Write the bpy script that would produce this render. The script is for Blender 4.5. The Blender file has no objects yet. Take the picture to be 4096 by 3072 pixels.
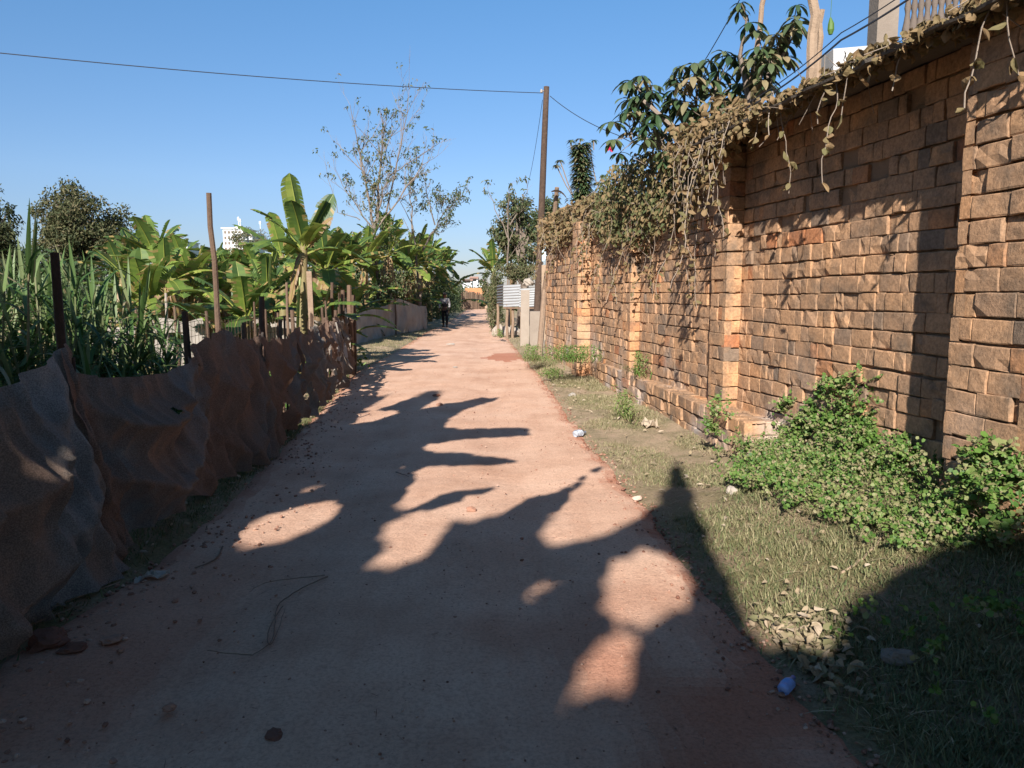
import bpy, math, random
from math import sin, cos, pi, radians, sqrt, atan2, floor
from mathutils import Vector, noise
R = random.Random(7)
V = Vector
S = bpy.context.scene
COL = S.collection

# ------------------------------------------------------------ camera, world, sun, exposure
F = 2950.0; PITCH = radians(7.1); CH = 1.6
cam = bpy.data.cameras.new("camera"); camo = bpy.data.objects.new("camera", cam); COL.objects.link(camo)
camo.location = (0, 0, CH); camo.rotation_euler = (radians(90) - PITCH, 0, 0)
cam.sensor_width = 36; cam.lens = 36 * F / 4096; cam.clip_start = 0.05; cam.clip_end = 2000
S.camera = camo

HEAD = radians(13); ELEV = radians(30)
SUN = V((-sin(HEAD) * cos(ELEV), -cos(HEAD) * cos(ELEV), sin(ELEV)))      # towards the sun
sl = bpy.data.lights.new("sun", 'SUN'); so = bpy.data.objects.new("sun", sl); COL.objects.link(so)
sl.energy = 5.0; sl.angle = radians(0.53); sl.color = (1.0, 0.96, 0.91)
so.rotation_euler = (-SUN).to_track_quat('-Z', 'Y').to_euler(); so.location = SUN * 50

w = bpy.data.worlds.new("World"); S.world = w; w.use_nodes = True
nt = w.node_tree; nt.nodes.clear()
sky = nt.nodes.new('ShaderNodeTexSky'); sky.sky_type = 'NISHITA'; sky.sun_disc = False
sky.sun_elevation = ELEV; sky.sun_rotation = radians(193); sky.altitude = 1200
sky.air_density = 1.0; sky.dust_density = 0.6; sky.ozone_density = 2.0
bg = nt.nodes.new('ShaderNodeBackground'); bg.inputs['Strength'].default_value = 0.088
wo = nt.nodes.new('ShaderNodeOutputWorld')
tc = nt.nodes.new('ShaderNodeTexCoord'); sx_ = nt.nodes.new('ShaderNodeSeparateXYZ'); nt.links.new(tc.outputs['Generated'], sx_.inputs[0])
rp = nt.nodes.new('ShaderNodeValToRGB'); e_ = rp.color_ramp.elements
e_[0].position = 0.0; e_[0].color = (.40, .37, .45, 1); e_[1].position = .45; e_[1].color = (.54, .88, 1.03, 1)
q_ = e_.new(.14); q_.color = (.57, .63, .72, 1)
mu = nt.nodes.new('ShaderNodeMix'); mu.data_type = 'RGBA'; mu.blend_type = 'MULTIPLY'; mu.inputs[0].default_value = 1
nt.links.new(sx_.outputs[2], rp.inputs[0]); nt.links.new(sky.outputs[0], mu.inputs[6]); nt.links.new(rp.outputs[0], mu.inputs[7])
nt.links.new(mu.outputs[2], bg.inputs[0]); nt.links.new(bg.outputs[0], wo.inputs[0])
S.view_settings.view_transform = 'Standard'; S.view_settings.look = 'None'
S.view_settings.exposure = 1.0; S.view_settings.gamma = 1.0
S.render.resolution_x = 1024; S.render.resolution_y = 768

# ------------------------------------------------------------ projection helpers
def ray(px, py):
    u = (px - 2048) / F; v = (1536 - py) / F
    return V((u, cos(PITCH) + v * sin(PITCH), -sin(PITCH) + v * cos(PITCH)))
def gp(px, py, z=0.0):
    d = ray(px, py); t = (z - CH) / d.z
    return V((d.x * t, d.y * t, z))
def at(px, py, Y):
    d = ray(px, py); t = Y / d.y
    return V((d.x * t, Y, CH + d.z * t))
def proj(p):
    x, y, z = p[0], p[1], p[2] - CH
    d = y * cos(PITCH) - z * sin(PITCH); u = y * sin(PITCH) + z * cos(PITCH)
    if d < 0.01: return None
    return (2048 + F * x / d, 1536 - F * u / d)
def lerp(a, b, t): return a + (b - a) * t
def sm(t):
    t = max(0.0, min(1.0, t)); return t * t * (3 - 2 * t)
def interp(tab, y):
    if y <= tab[0][0]: return tab[0][1]
    for (a, b), (c, d) in zip(tab, tab[1:]):
        if y <= c: return b + (d - b) * (y - a) / (c - a)
    return tab[-1][1]
def nz(x, y, z=0.0): return noise.noise(V((x, y, z)))
def rr(a, b): return R.uniform(a, b)
def rdir():
    while True:
        v = V((rr(-1, 1), rr(-1, 1), rr(-1, 1)))
        if 0.05 < v.length < 1: return v.normalized()

# ------------------------------------------------------------ mesh builder
class MB:
    def __init__(s): s.v = []; s.f = []; s.a = []
    def face(s, pts, val=0.5):
        n = len(s.v); s.v.extend([tuple(p) for p in pts]); s.f.append(tuple(range(n, n + len(pts)))); s.a.append(val)
    def grid(s, rows, val=0.5, skip=None, vf=None):
        n = len(s.v); nr = len(rows); nc = len(rows[0])
        for r in rows: s.v.extend([tuple(p) for p in r])
        for i in range(nr - 1):
            for j in range(nc - 1):
                if skip and skip(i, j): continue
                s.f.append((n + i * nc + j, n + i * nc + j + 1, n + (i + 1) * nc + j + 1, n + (i + 1) * nc + j))
                s.a.append(vf(i, j) if vf else val)
    def tube(s, pts, rad, n=6, val=0.5, cap=True, jit=0.0):
        pts = [V(p) for p in pts]
        if not isinstance(rad, (list, tuple)): rad = [rad] * len(pts)
        base = len(s.v); up = None
        for i, p in enumerate(pts):
            t = (pts[min(i + 1, len(pts) - 1)] - pts[max(i - 1, 0)])
            if t.length < 1e-6: t = V((0, 0, 1))
            t.normalize()
            if up is None: up = t.orthogonal().normalized()
            else:
                up = up - t * up.dot(t)
                up = up.normalized() if up.length > 1e-5 else t.orthogonal().normalized()
            b = t.cross(up)
            for k in range(n):
                a = 2 * pi * k / n; r = rad[i] * (1 + (rr(-jit, jit) if jit else 0))
                q = p + up * (cos(a) * r) + b * (sin(a) * r); s.v.append(tuple(q))
        for i in range(len(pts) - 1):
            for k in range(n):
                a = base + i * n + k; b2 = base + i * n + (k + 1) % n
                s.f.append((a, b2, b2 + n, a + n)); s.a.append(val)
        if cap:
            s.f.append(tuple(base + k for k in range(n - 1, -1, -1))); s.a.append(val)
            e = base + (len(pts) - 1) * n
            s.f.append(tuple(e + k for k in range(n))); s.a.append(val)
    def box(s, o, ax, ay, az, val=0.5):       # corner o and three edge vectors
        o = V(o); ax = V(ax); ay = V(ay); az = V(az); n = len(s.v)
        for k in range(8): s.v.append(tuple(o + ax * (k & 1) + ay * ((k >> 1) & 1) + az * ((k >> 2) & 1)))
        for f in ((0, 2, 3, 1), (4, 5, 7, 6), (0, 1, 5, 4), (2, 6, 7, 3), (0, 4, 6, 2), (1, 3, 7, 5)):
            s.f.append(tuple(n + i for i in f)); s.a.append(val)
    def cbox(s, c, sx, sy, sz, val=0.5, rz=0.0):
        ax = V((cos(rz), sin(rz), 0)) * sx; ay = V((-sin(rz), cos(rz), 0)) * sy; az = V((0, 0, sz))
        s.box(V(c) - ax / 2 - ay / 2, ax, ay, az, val)
    def rock(s, c, r, val=0.5, flat=0.7):
        c = V(c); n = len(s.v); g = (1 + sqrt(5)) / 2
        vs = [(-1, g, 0), (1, g, 0), (-1, -g, 0), (1, -g, 0), (0, -1, g), (0, 1, g), (0, -1, -g), (0, 1, -g), (g, 0, -1), (g, 0, 1), (-g, 0, -1), (-g, 0, 1)]
        fs = [(0, 11, 5), (0, 5, 1), (0, 1, 7), (0, 7, 10), (0, 10, 11), (1, 5, 9), (5, 11, 4), (11, 10, 2), (10, 7, 6), (7, 1, 8), (3, 9, 4), (3, 4, 2), (3, 2, 6), (3, 6, 8), (3, 8, 9), (4, 9, 5), (2, 4, 11), (6, 2, 10), (8, 6, 7), (9, 8, 1)]
        sx, sy = rr(.7, 1.25), rr(.7, 1.25); a = rr(0, 6.28)
        for q in vs:
            q = V(q).normalized() * r * rr(.72, 1.15)
            x, y, z = q.x * sx, q.y * sy, q.z * flat
            s.v.append((c.x + x * cos(a) - y * sin(a), c.y + x * sin(a) + y * cos(a), c.z + z))
        for f in fs: s.f.append(tuple(n + i for i in f)); s.a.append(val)
    def bigrock(s, c, r, val=.5, flat=.7):
        sd = rr(0, 99); rows = []; sx, sy = rr(.8, 1.25), rr(.8, 1.25); c = V(c)
        for i in range(11):
            th = pi * i / 10; row = []
            for j in range(17):
                a = 2 * pi * (j % 16) / 16; d = V((sin(th) * cos(a), sin(th) * sin(a), cos(th)))
                q = r * (1 + .45 * noise.noise(d * 1.3 + V((sd, 0, 0))) + .2 * noise.noise(d * 3.5 + V((0, sd, 0))) + .09 * noise.noise(d * 9 + V((0, 0, sd))))
                row.append(c + V((d.x * sx * q, d.y * sy * q, max(-.5, d.z) * q * flat)))
            rows.append(row)
        s.grid(rows, val)
    def leaf(s, p, d, nrm, L, W, val=0.5):    # pointed oval leaf folded along its rib
        d = d.normalized(); side = d.cross(nrm)
        if side.length < 1e-4: side = d.orthogonal()
        side.normalize(); up = side.cross(d) * (W * .22)
        a = p; b = p + d * L * .38 - up * .3; e = p + d * L - V((0, 0, L * .12))
        b1 = p + d * L * .30 + side * W * .5 + up; b2 = p + d * L * .68 + side * W * .34 + up * .6
        c1 = p + d * L * .30 - side * W * .5 + up; c2 = p + d * L * .68 - side * W * .34 + up * .6
        n = len(s.v)
        s.v.extend([tuple(a), tuple(b1), tuple(b2), tuple(e), tuple(c2), tuple(c1)])
        s.f.append((n, n + 1, n + 2, n + 3)); s.a.append(val)
        s.f.append((n, n + 3, n + 4, n + 5)); s.a.append(val)
    def cleaf(s, p, L, W, val=.5):
        d = (rdir() + V((0, 0, -.7))).normalized(); sd = d.cross(rdir()).normalized(); nn = d.cross(sd); rows = []; cu = rr(-1.2, 1.2); cv = rr(-1, 1)
        for i in range(5):
            t = i / 4; w_ = W * .5 * (.25, .85, 1, .7, .08)[i]; row = []
            for j in (-1, -.45, 0, .45, 1):
                row.append(p + d * (L * t) + sd * (w_ * j * (1 + rr(-.15, .15))) + nn * (cu * L * t * t * .5 + cv * w_ * j * j + rr(-.1, .1) * W * abs(j)))
            rows.append(row)
        s.grid(rows, val)
    def rleaf(s, p, nrm, r, val=0.5, k=6):    # small roundish leaf
        nrm = nrm.normalized(); u = nrm.orthogonal().normalized(); v = nrm.cross(u); a0 = rr(0, 6.28)
        pts = []
        for i in range(k):
            a = a0 + 2 * pi * i / k; q = r * rr(.75, 1.1)
            pts.append(p + u * cos(a) * q + v * sin(a) * q + nrm * rr(-.12, .12) * r)
        s.face(pts, val)
    def blade(s, p, d, L, W, droop, segs=5, val=0.5, fold=0.0, wid=None):
        p = V(p); d = V(d).normalized(); side = d.cross(V((0, 0, 1)))
        if side.length < .05: side = V((cos(rr(0, 6.28)), sin(rr(0, 6.28)), 0))
        side.normalize(); rows = []; st = L / segs
        for i in range(segs + 1):
            t = i / segs
            wd = W * (wid(t) if wid else (min(1.0, .5 + 3 * t) * (1 - t ** 2.2) + .04)) * .5
            rows.append([p - side * wd, p + V((0, 0, -fold * wd)), p + side * wd] if fold else [p - side * wd, p + side * wd])
            d = (d + V((0, 0, -droop / segs))).normalized(); p = p + d * st
        s.grid(rows, val)
    def build(s, name, mat, parent=None, smooth=False, kind=None):
        me = bpy.data.meshes.new(name)
        v = s.v
        if parent is not None:
            l = parent.location; v = [(a - l.x, b - l.y, c - l.z) for a, b, c in v]
        me.from_pydata(v, [], s.f); me.materials.append(mat)
        at_ = me.attributes.new('v', 'FLOAT', 'FACE'); at_.data.foreach_set('value', [float(x) for x in s.a])
        if smooth: me.polygons.foreach_set('use_smooth', [True] * len(me.polygons))
        me.update()
        o = bpy.data.objects.new(name, me); COL.objects.link(o)
        if parent is not None: o.parent = parent
        if kind: o['kind'] = kind
        return o
def thing(name, label, cat, loc=(0, 0, 0), group=None):
    o = bpy.data.objects.new(name, None); COL.objects.link(o); o.location = loc; o.empty_display_size = .1
    o['label'] = label; o['category'] = cat
    if group: o['group'] = group
    return o
def tag(o, label, cat=None, group=None, kind=None):
    o['label'] = label
    if cat: o['category'] = cat
    if group: o['group'] = group
    if kind: o['kind'] = kind
    return o

# ------------------------------------------------------------ materials
def mat(name, ramp, rough=.8, trans=0.0, nscale=0.0, namp=0.0, bump=0.0, bscale=40, spec=.3, stops2=None, metallic=0.0, tcol=1.0):
    """ramp over the face attribute v; optional world-space noise shifts the ramp position; optional bump"""
    m = bpy.data.materials.new(name); m.use_nodes = True; n = m.node_tree; n.nodes.clear(); L = n.links.new
    out = n.nodes.new('ShaderNodeOutputMaterial'); pb = n.nodes.new('ShaderNodeBsdfPrincipled')
    pb.inputs['Roughness'].default_value = rough; pb.inputs['Specular IOR Level'].default_value = spec; pb.inputs['Metallic'].default_value = metallic
    a = n.nodes.new('ShaderNodeAttribute'); a.attribute_name = 'v'
    src = a.outputs['Fac']
    geo = n.nodes.new('ShaderNodeNewGeometry')
    if namp:
        t = n.nodes.new('ShaderNodeTexNoise'); t.inputs['Scale'].default_value = nscale; t.inputs['Detail'].default_value = 6; t.inputs['Roughness'].default_value = .65
        L(geo.outputs['Position'], t.inputs['Vector'])
        ma = n.nodes.new('ShaderNodeMath'); ma.operation = 'MULTIPLY_ADD'; L(t.outputs['Fac'], ma.inputs[0]); ma.inputs[1].default_value = namp
        mb_ = n.nodes.new('ShaderNodeMath'); mb_.operation = 'SUBTRACT'; L(src, mb_.inputs[0]); mb_.inputs[1].default_value = namp * .5
        L(mb_.outputs[0], ma.inputs[2]); src = ma.outputs[0]
    cr = n.nodes.new('ShaderNodeValToRGB'); e = cr.color_ramp.elements
    while len(e) > 1: e.remove(e[-1])
    e[0].position = ramp[0][0]; e[0].color = (*ramp[0][1], 1)
    for p, c in ramp[1:]:
        q = e.new(p); q.color = (*c, 1)
    L(src, cr.inputs[0]); col = cr.outputs[0]
    L(col, pb.inputs['Base Color'])
    if bump:
        t2 = n.nodes.new('ShaderNodeTexNoise'); t2.inputs['Scale'].default_value = bscale; t2.inputs['Detail'].default_value = 8; t2.inputs['Roughness'].default_value = .7
        L(geo.outputs['Position'], t2.inputs['Vector'])
        bp = n.nodes.new('ShaderNodeBump'); bp.inputs['Strength'].default_value = bump; bp.inputs['Distance'].default_value = .02
        L(t2.outputs['Fac'], bp.inputs['Height']); L(bp.outputs[0], pb.inputs['Normal'])
    if trans:
        tr = n.nodes.new('ShaderNodeBsdfTranslucent'); mx = n.nodes.new('ShaderNodeMixShader'); mx.inputs[0].default_value = trans
        L(col, tr.inputs[0]); L(pb.outputs[0], mx.inputs[1]); L(tr.outputs[0], mx.inputs[2]); L(mx.outputs[0], out.inputs[0])
    else: L(pb.outputs[0], out.inputs[0])
    return m

M_ban = mat('banana_leaf_green', [(0, (.022, .05, .018)), (.35, (.075, .13, .03)), (.6, (.18, .25, .04)), (.76, (.36, .38, .08)), (.86, (.32, .20, .08)), (1, (.27, .16, .08))], rough=.5, trans=.38, nscale=6, namp=.10, spec=.5)
M_stem = mat('banana_stem', [(0, (.06, .035, .02)), (.4, (.16, .10, .05)), (.7, (.22, .21, .08)), (1, (.30, .30, .12))], rough=.7, nscale=9, namp=.5, bump=.5, bscale=30)
M_cane = mat('elephant_grass', [(0, (.03, .065, .02)), (.4, (.075, .14, .035)), (.7, (.16, .21, .08)), (.85, (.26, .24, .13)), (1, (.38, .28, .15))], rough=.5, trans=.3, nscale=4, namp=.1)
M_tree = mat('tree_leaves_dry_green', [(0, (.018, .028, .010)), (.4, (.05, .06, .022)), (.7, (.09, .09, .035)), (1, (.15, .12, .06))], rough=.7, trans=.2)
M_bush = mat('bush_leaves', [(0, (.022, .04, .014)), (.4, (.06, .085, .03)), (.7, (.12, .13, .055)), (1, (.20, .15, .08))], rough=.65, trans=.25)
M_vine = mat('dry_vine_leaves', [(0, (.06, .08, .028)), (.3, (.12, .12, .045)), (.6, (.19, .14, .065)), (1, (.27, .17, .085))], rough=.75, trans=.25)
M_umb = mat('umbrella_leaves', [(0, (.018, .04, .018)), (.4, (.04, .075, .028)), (.75, (.10, .12, .05)), (1, (.26, .20, .11))], rough=.42, trans=.2, spec=.5)
M_wood = mat('weathered_wood', [(0, (.05, .03, .02)), (.5, (.16, .10, .065)), (1, (.34, .24, .16))], rough=.9, nscale=14, namp=.5, bump=.6, bscale=35)
M_bark = mat('bark', [(0, (.06, .045, .035)), (.5, (.17, .13, .10)), (1, (.28, .22, .17))], rough=.9, nscale=12, namp=.5, bump=.5, bscale=40)
M_weed = mat('clover_leaves', [(0, (.05, .11, .02)), (.5, (.11, .20, .035)), (.75, (.21, .24, .08)), (1, (.28, .22, .13))], rough=.55, trans=.3)
M_grass = mat('grass_blades', [(0, (.08, .11, .04)), (.4, (.20, .19, .085)), (.7, (.34, .28, .16)), (1, (.46, .36, .23))], rough=.75, trans=.2)
M_dryleaf = mat('fallen_leaves', [(0, (.16, .15, .07)), (.5, (.32, .24, .15)), (1, (.42, .33, .24))], rough=.8, trans=.15)
M_wire = mat('wire_dark', [(0, (.02, .02, .025)), (1, (.05, .05, .06))], rough=.6)
M_conc = mat('concrete', [(0, (.13, .10, .08)), (.5, (.25, .20, .155)), (1, (.36, .30, .24))], rough=.9, nscale=5, namp=.5, bump=.4, bscale=30)
M_cop = mat('dark_concrete', [(0, (.05, .04, .032)), (.5, (.11, .09, .072)), (1, (.2, .17, .14))], rough=.95, nscale=6, namp=.6, bump=.6, bscale=30)  # darkened overall so the slab underside reads as shaded
M_white = mat('white_paint', [(0, (.22, .21, .20)), (.5, (.42, .41, .40)), (1, (.66, .66, .66))], rough=.7, nscale=3, namp=.2)
M_opening = mat('dark_opening', [(0, (.02, .02, .02)), (1, (.06, .055, .05))], rough=.9)  # near-black colour stands in for the shade inside window openings
M_rock = mat('crumbled_brick', [(0, (.16, .07, .045)), (.4, (.34, .18, .12)), (.7, (.46, .31, .23)), (1, (.55, .42, .33))], rough=.95, nscale=20, namp=.3, bump=.4, bscale=80)
M_plast = mat('grey_plastic', [(0, (.10, .12, .16)), (.5, (.30, .32, .36)), (1, (.7, .72, .75))], rough=.3, spec=.5, nscale=30, namp=.2)
M_blue = mat('blue_plastic', [(0, (.04, .09, .30)), (.5, (.18, .30, .62)), (1, (.75, .8, .9))], rough=.35, spec=.5)
M_red = mat('red_petal', [(0, (.5, .01, .05)), (1, (.7, .03, .1))], rough=.5, trans=.3)
M_tin = mat('corrugated_tin', [(0, (.12, .11, .10)), (.5, (.24, .235, .225)), (1, (.34, .34, .34))], rough=.5, nscale=3, namp=.5, metallic=.35)
M_paint = mat('pale_blue_board', [(0, (.35, .5, .55)), (1, (.6, .75, .8))], rough=.6)
M_orange = mat('orange_wall', [(0, (.35, .13, .05)), (1, (.55, .25, .12))], rough=.9, nscale=2, namp=.5)
M_roof = mat('tile_roof', [(0, (.25, .12, .08)), (1, (.45, .28, .2))], rough=.9, nscale=.5, namp=.4)
M_net_pale = mat('pale_net', [(0, (.15, .12, .10)), (.45, (.34, .28, .23)), (1, (.50, .45, .38))], rough=.9, trans=.3, nscale=2.2, namp=.9, bump=.35, bscale=60)

def brick_material():
    m = bpy.data.materials.new('old_clay_brick'); m.use_nodes = True; n = m.node_tree; n.nodes.clear(); L = n.links.new; N = n.nodes.new
    out = N('ShaderNodeOutputMaterial'); pb = N('ShaderNodeBsdfPrincipled'); pb.inputs['Roughness'].default_value = .92; pb.inputs['Specular IOR Level'].default_value = .15
    a = N('ShaderNodeAttribute'); a.attribute_name = 'v'; g = N('ShaderNodeNewGeometry')
    cr = N('ShaderNodeValToRGB'); e = cr.color_ramp.elements
    cols = [(0, (.19, .145, .11)), (.25, (.39, .235, .14)), (.55, (.48, .275, .15)), (.8, (.53, .295, .15)), (.93, (.48, .23, .11)), (1, (.46, .18, .08))]
    e[0].position = 0; e[0].color = (*cols[0][1], 1); e[1].position = 1; e[1].color = (*cols[-1][1], 1)
    for p, c in cols[1:-1]: q = e.new(p); q.color = (*c, 1)
    L(a.outputs['Fac'], cr.inputs[0])
    # grime patches
    t = N('ShaderNodeTexNoise'); t.inputs['Scale'].default_value = 3.6; t.inputs['Detail'].default_value = 8; t.inputs['Roughness'].default_value = .62
    L(g.outputs['Position'], t.inputs['Vector'])
    r1 = N('ShaderNodeValToRGB'); r1.color_ramp.elements[0].position = .44; r1.color_ramp.elements[0].color = (0, 0, 0, 1); r1.color_ramp.elements[1].position = .68; r1.color_ramp.elements[1].color = (1, 1, 1, 1)
    L(t.outputs['Fac'], r1.inputs[0])
    mx = N('ShaderNodeMix'); mx.data_type = 'RGBA'; mx.inputs[7].default_value = (.15, .115, .085, 1)
    mm = N('ShaderNodeMath'); mm.operation = 'MULTIPLY'; mm.inputs[1].default_value = .8; L(r1.outputs[0], mm.inputs[0]); L(mm.outputs[0], mx.inputs[0]); L(cr.outputs[0], mx.inputs[6])
    # fine mottling
    t2 = N('ShaderNodeTexNoise'); t2.inputs['Scale'].default_value = 38; t2.inputs['Detail'].default_value = 8; t2.inputs['Roughness'].default_value = .7
    L(g.outputs['Position'], t2.inputs['Vector'])
    r2 = N('ShaderNodeValToRGB'); r2.color_ramp.elements[0].position = .3; r2.color_ramp.elements[0].color = (.55, .55, .55, 1); r2.color_ramp.elements[1].position = .7; r2.color_ramp.elements[1].color = (1.18, 1.18, 1.18, 1)
    L(t2.outputs['Fac'], r2.inputs[0])
    m2 = N('ShaderNodeMix'); m2.data_type = 'RGBA'; m2.blend_type = 'MULTIPLY'; m2.inputs[0].default_value = 1
    L(mx.outputs[2], m2.inputs[6]); L(r2.outputs[0], m2.inputs[7])
    # chalky wash low on the wall
    t3 = N('ShaderNodeTexNoise'); t3.inputs['Scale'].default_value = 1.1; t3.inputs['Detail'].default_value = 5; L(g.outputs['Position'], t3.inputs['Vector'])
    sx = N('ShaderNodeSeparateXYZ'); L(g.outputs['Position'], sx.inputs[0])
    mr = N('ShaderNodeMapRange'); mr.inputs[1].default_value = 1.15; mr.inputs[2].default_value = .35; L(sx.outputs[2], mr.inputs[0])
    mr2 = N('ShaderNodeMapRange'); mr2.inputs[1].default_value = .5; mr2.inputs[2].default_value = .65; L(t3.outputs['Fac'], mr2.inputs[0])
    mk = N('ShaderNodeMath'); mk.operation = 'MULTIPLY'; L(mr.outputs[0], mk.inputs[0]); L(mr2.outputs[0], mk.inputs[1])
    mk2 = N('ShaderNodeMath'); mk2.operation = 'MULTIPLY'; mk2.inputs[1].default_value = .7; L(mk.outputs[0], mk2.inputs[0])
    m3 = N('ShaderNodeMix'); m3.data_type = 'RGBA'; m3.inputs[7].default_value = (.42, .37, .33, 1); L(mk2.outputs[0], m3.inputs[0]); L(m2.outputs[2], m3.inputs[6])
    L(m3.outputs[2], pb.inputs['Base Color'])
    t4 = N('ShaderNodeTexNoise'); t4.inputs['Scale'].default_value = 55; t4.inputs['Detail'].default_value = 8; t4.inputs['Roughness'].default_value = .75; L(g.outputs['Position'], t4.inputs['Vector'])
    bp = N('ShaderNodeBump'); bp.inputs['Strength'].default_value = .55; bp.inputs['Distance'].default_value = .012; L(t4.outputs['Fac'], bp.inputs['Height']); L(bp.outputs[0], pb.inputs['Normal'])
    L(pb.outputs[0], out.inputs[0]); return m
M_brick = brick_material()
M_mortar = mat('earth_mortar', [(0, (.14, .09, .055)), (.5, (.26, .165, .10)), (1, (.36, .24, .15))], rough=1, nscale=15, namp=.5, bump=.6, bscale=60)

def ground_material(road):
    m = bpy.data.materials.new('dirt_road' if road else 'earth_and_grass'); m.use_nodes = True; n = m.node_tree; n.nodes.clear(); L = n.links.new; N = n.nodes.new
    out = N('ShaderNodeOutputMaterial'); pb = N('ShaderNodeBsdfPrincipled'); pb.inputs['Roughness'].default_value = .97; pb.inputs['Specular IOR Level'].default_value = .1
    g = N('ShaderNodeNewGeometry')
    def no(sc, de=6, ro=.6):
        t = N('ShaderNodeTexNoise'); t.inputs['Scale'].default_value = sc; t.inputs['Detail'].default_value = de; t.inputs['Roughness'].default_value = ro
        L(g.outputs['Position'], t.inputs['Vector']); return t.outputs['Fac']
    def ramp(src, st):
        c = N('ShaderNodeValToRGB'); e = c.color_ramp.elements; e[0].position = st[0][0]; e[0].color = (*st[0][1], 1); e[1].position = st[-1][0]; e[1].color = (*st[-1][1], 1)
        for p, q in st[1:-1]: z = e.new(p); z.color = (*q, 1)
        L(src, c.inputs[0]); return c.outputs[0]
    def mixc(f, a, b, mode='MIX'):
        x = N('ShaderNodeMix'); x.data_type = 'RGBA'; x.blend_type = mode
        if isinstance(f, float): x.inputs[0].default_value = f
        else: L(f, x.inputs[0])
        for s_, q in ((6, a), (7, b)):
            if isinstance(q, tuple): x.inputs[s_].default_value = (*q, 1)
            else: L(q, x.inputs[s_])
        return x.outputs[2]
    if road:
        c = ramp(no(1.3, 8), [(.3, (.50, .295, .195)), (.5, (.59, .365, .25)), (.72, (.65, .425, .30))])
        mpp = N('ShaderNodeMapping'); mpp.inputs['Scale'].default_value = (5, .7, 1); L(g.outputs['Position'], mpp.inputs[0]); ts = N('ShaderNodeTexNoise'); ts.inputs['Scale'].default_value = 1.0; ts.inputs['Detail'].default_value = 7; L(mpp.outputs[0], ts.inputs['Vector'])
        c = mixc(1.0, c, ramp(ts.outputs['Fac'], [(.35, (.95, .93, .92)), (.5, (1, 1, 1)), (.65, (1.02, 1.02, 1.02))]), 'MULTIPLY')
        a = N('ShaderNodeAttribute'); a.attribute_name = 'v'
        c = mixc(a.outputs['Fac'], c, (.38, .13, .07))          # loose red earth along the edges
        c = mixc(1.0, c, ramp(no(60, 8, .8), [(.3, (.58, .55, .54)), (.52, (1, 1, 1)), (.75, (1.15, 1.13, 1.13))]), 'MULTIPLY')
        c = mixc(ramp(no(9, 8, .7), [(.58, (0, 0, 0)), (.75, (.5, .5, .5))]), c, (.33, .19, .13))
    else:
        c = ramp(no(2.2, 8, .65), [(.3, (.15, .14, .06)), (.45, (.24, .19, .10)), (.58, (.31, .22, .14)), (.75, (.36, .24, .16))])
        c = mixc(1.0, c, ramp(no(50, 8, .75), [(.3, (.55, .55, .5)), (.6, (1.05, 1.05, 1.05))]), 'MULTIPLY')
        sx = N('ShaderNodeSeparateXYZ'); L(g.outputs['Position'], sx.inputs[0])
        md = N('ShaderNodeMapRange'); md.inputs[1].default_value = 4.6; md.inputs[2].default_value = 7; L(sx.outputs[1], md.inputs[0]); c = mixc(md.outputs[0], c, mixc(1.0, ramp(no(3, 7, .7), [(.35, (.24, .20, .11)), (.55, (.40, .29, .19)), (.7, (.46, .32, .22))]), ramp(no(50, 8, .75), [(.3, (.6, .6, .55)), (.6, (1.05, 1.05, 1.05))]), 'MULTIPLY'))
        mr = N('ShaderNodeMapRange'); mr.inputs[1].default_value = 45; mr.inputs[2].default_value = 90; L(sx.outputs[1], mr.inputs[0])
        c = mixc(mr.outputs[0], c, ramp(no(.06, 4), [(.4, (.08, .12, .03)), (.6, (.20, .20, .07))]))
    L(c, pb.inputs['Base Color'])
    bp = N('ShaderNodeBump'); bp.inputs['Strength'].default_value = .7 if road else .8; bp.inputs['Distance'].default_value = .012 if road else .03
    L(no(70 if road else 40, 9, .75), bp.inputs['Height'])
    b2 = N('ShaderNodeBump'); b2.inputs['Strength'].default_value = .32; b2.inputs['Distance'].default_value = .03; L(no(12, 7, .65), b2.inputs['Height']); L(bp.outputs[0], b2.inputs['Normal'])
    L(b2.outputs[0], pb.inputs['Normal'])
    L(pb.outputs[0], out.inputs[0]); return m
M_road = ground_material(True); M_ground = ground_material(False)

# ------------------------------------------------------------ terrain
LEFT = [(p.y, p.x) for p in [gp(*q) for q in ((-300, 2950), (0, 2640), (500, 2330), (900, 2020), (1150, 1760), (1400, 1500), (1590, 1400), (1700, 1330), (1790, 1290), (1868, 1237))]]
RIGHT = [(p.y, p.x + .05) for p in [gp(*q) for q in ((3430, 3060), (3060, 2650), (2790, 2350), (2590, 2050), (2350, 1780), (2200, 1560), (2085, 1420), (2010, 1330), (1972, 1275), (1948, 1237))]]
def xl(y): return interp(LEFT, y)
def xr(y): return interp(RIGHT, y)
WK = .167; W0 = 3.645                       # wall face line: x = W0 - WK*y
def wx(y): return W0 - WK * y
def hgt(x, y):
    a, b = xl(y), xr(y)
    if y > 80: return -.02
    n = .02 * nz(x * 2.1, y * 2.1) + .05 * nz(x * .5, y * .5, 3)
    if x > b:
        hw = interp([(3, .30), (5.0, .30), (6.2, .04), (13, .03), (20, .10), (30, .05)], y)
        d = (x - b); span = max(.5, (wx(y) - b)) if y < 18 else 2.0
        return .012 + hw * sm(d / span) + n * sm(d / .5)
    if x < a:
        d = a - x; return .012 + .05 * sm(d / .4) + n * sm(d / .5)
    m = min(x - a, b - x)
    return .012 - .055 * sm(m / .18)
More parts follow.
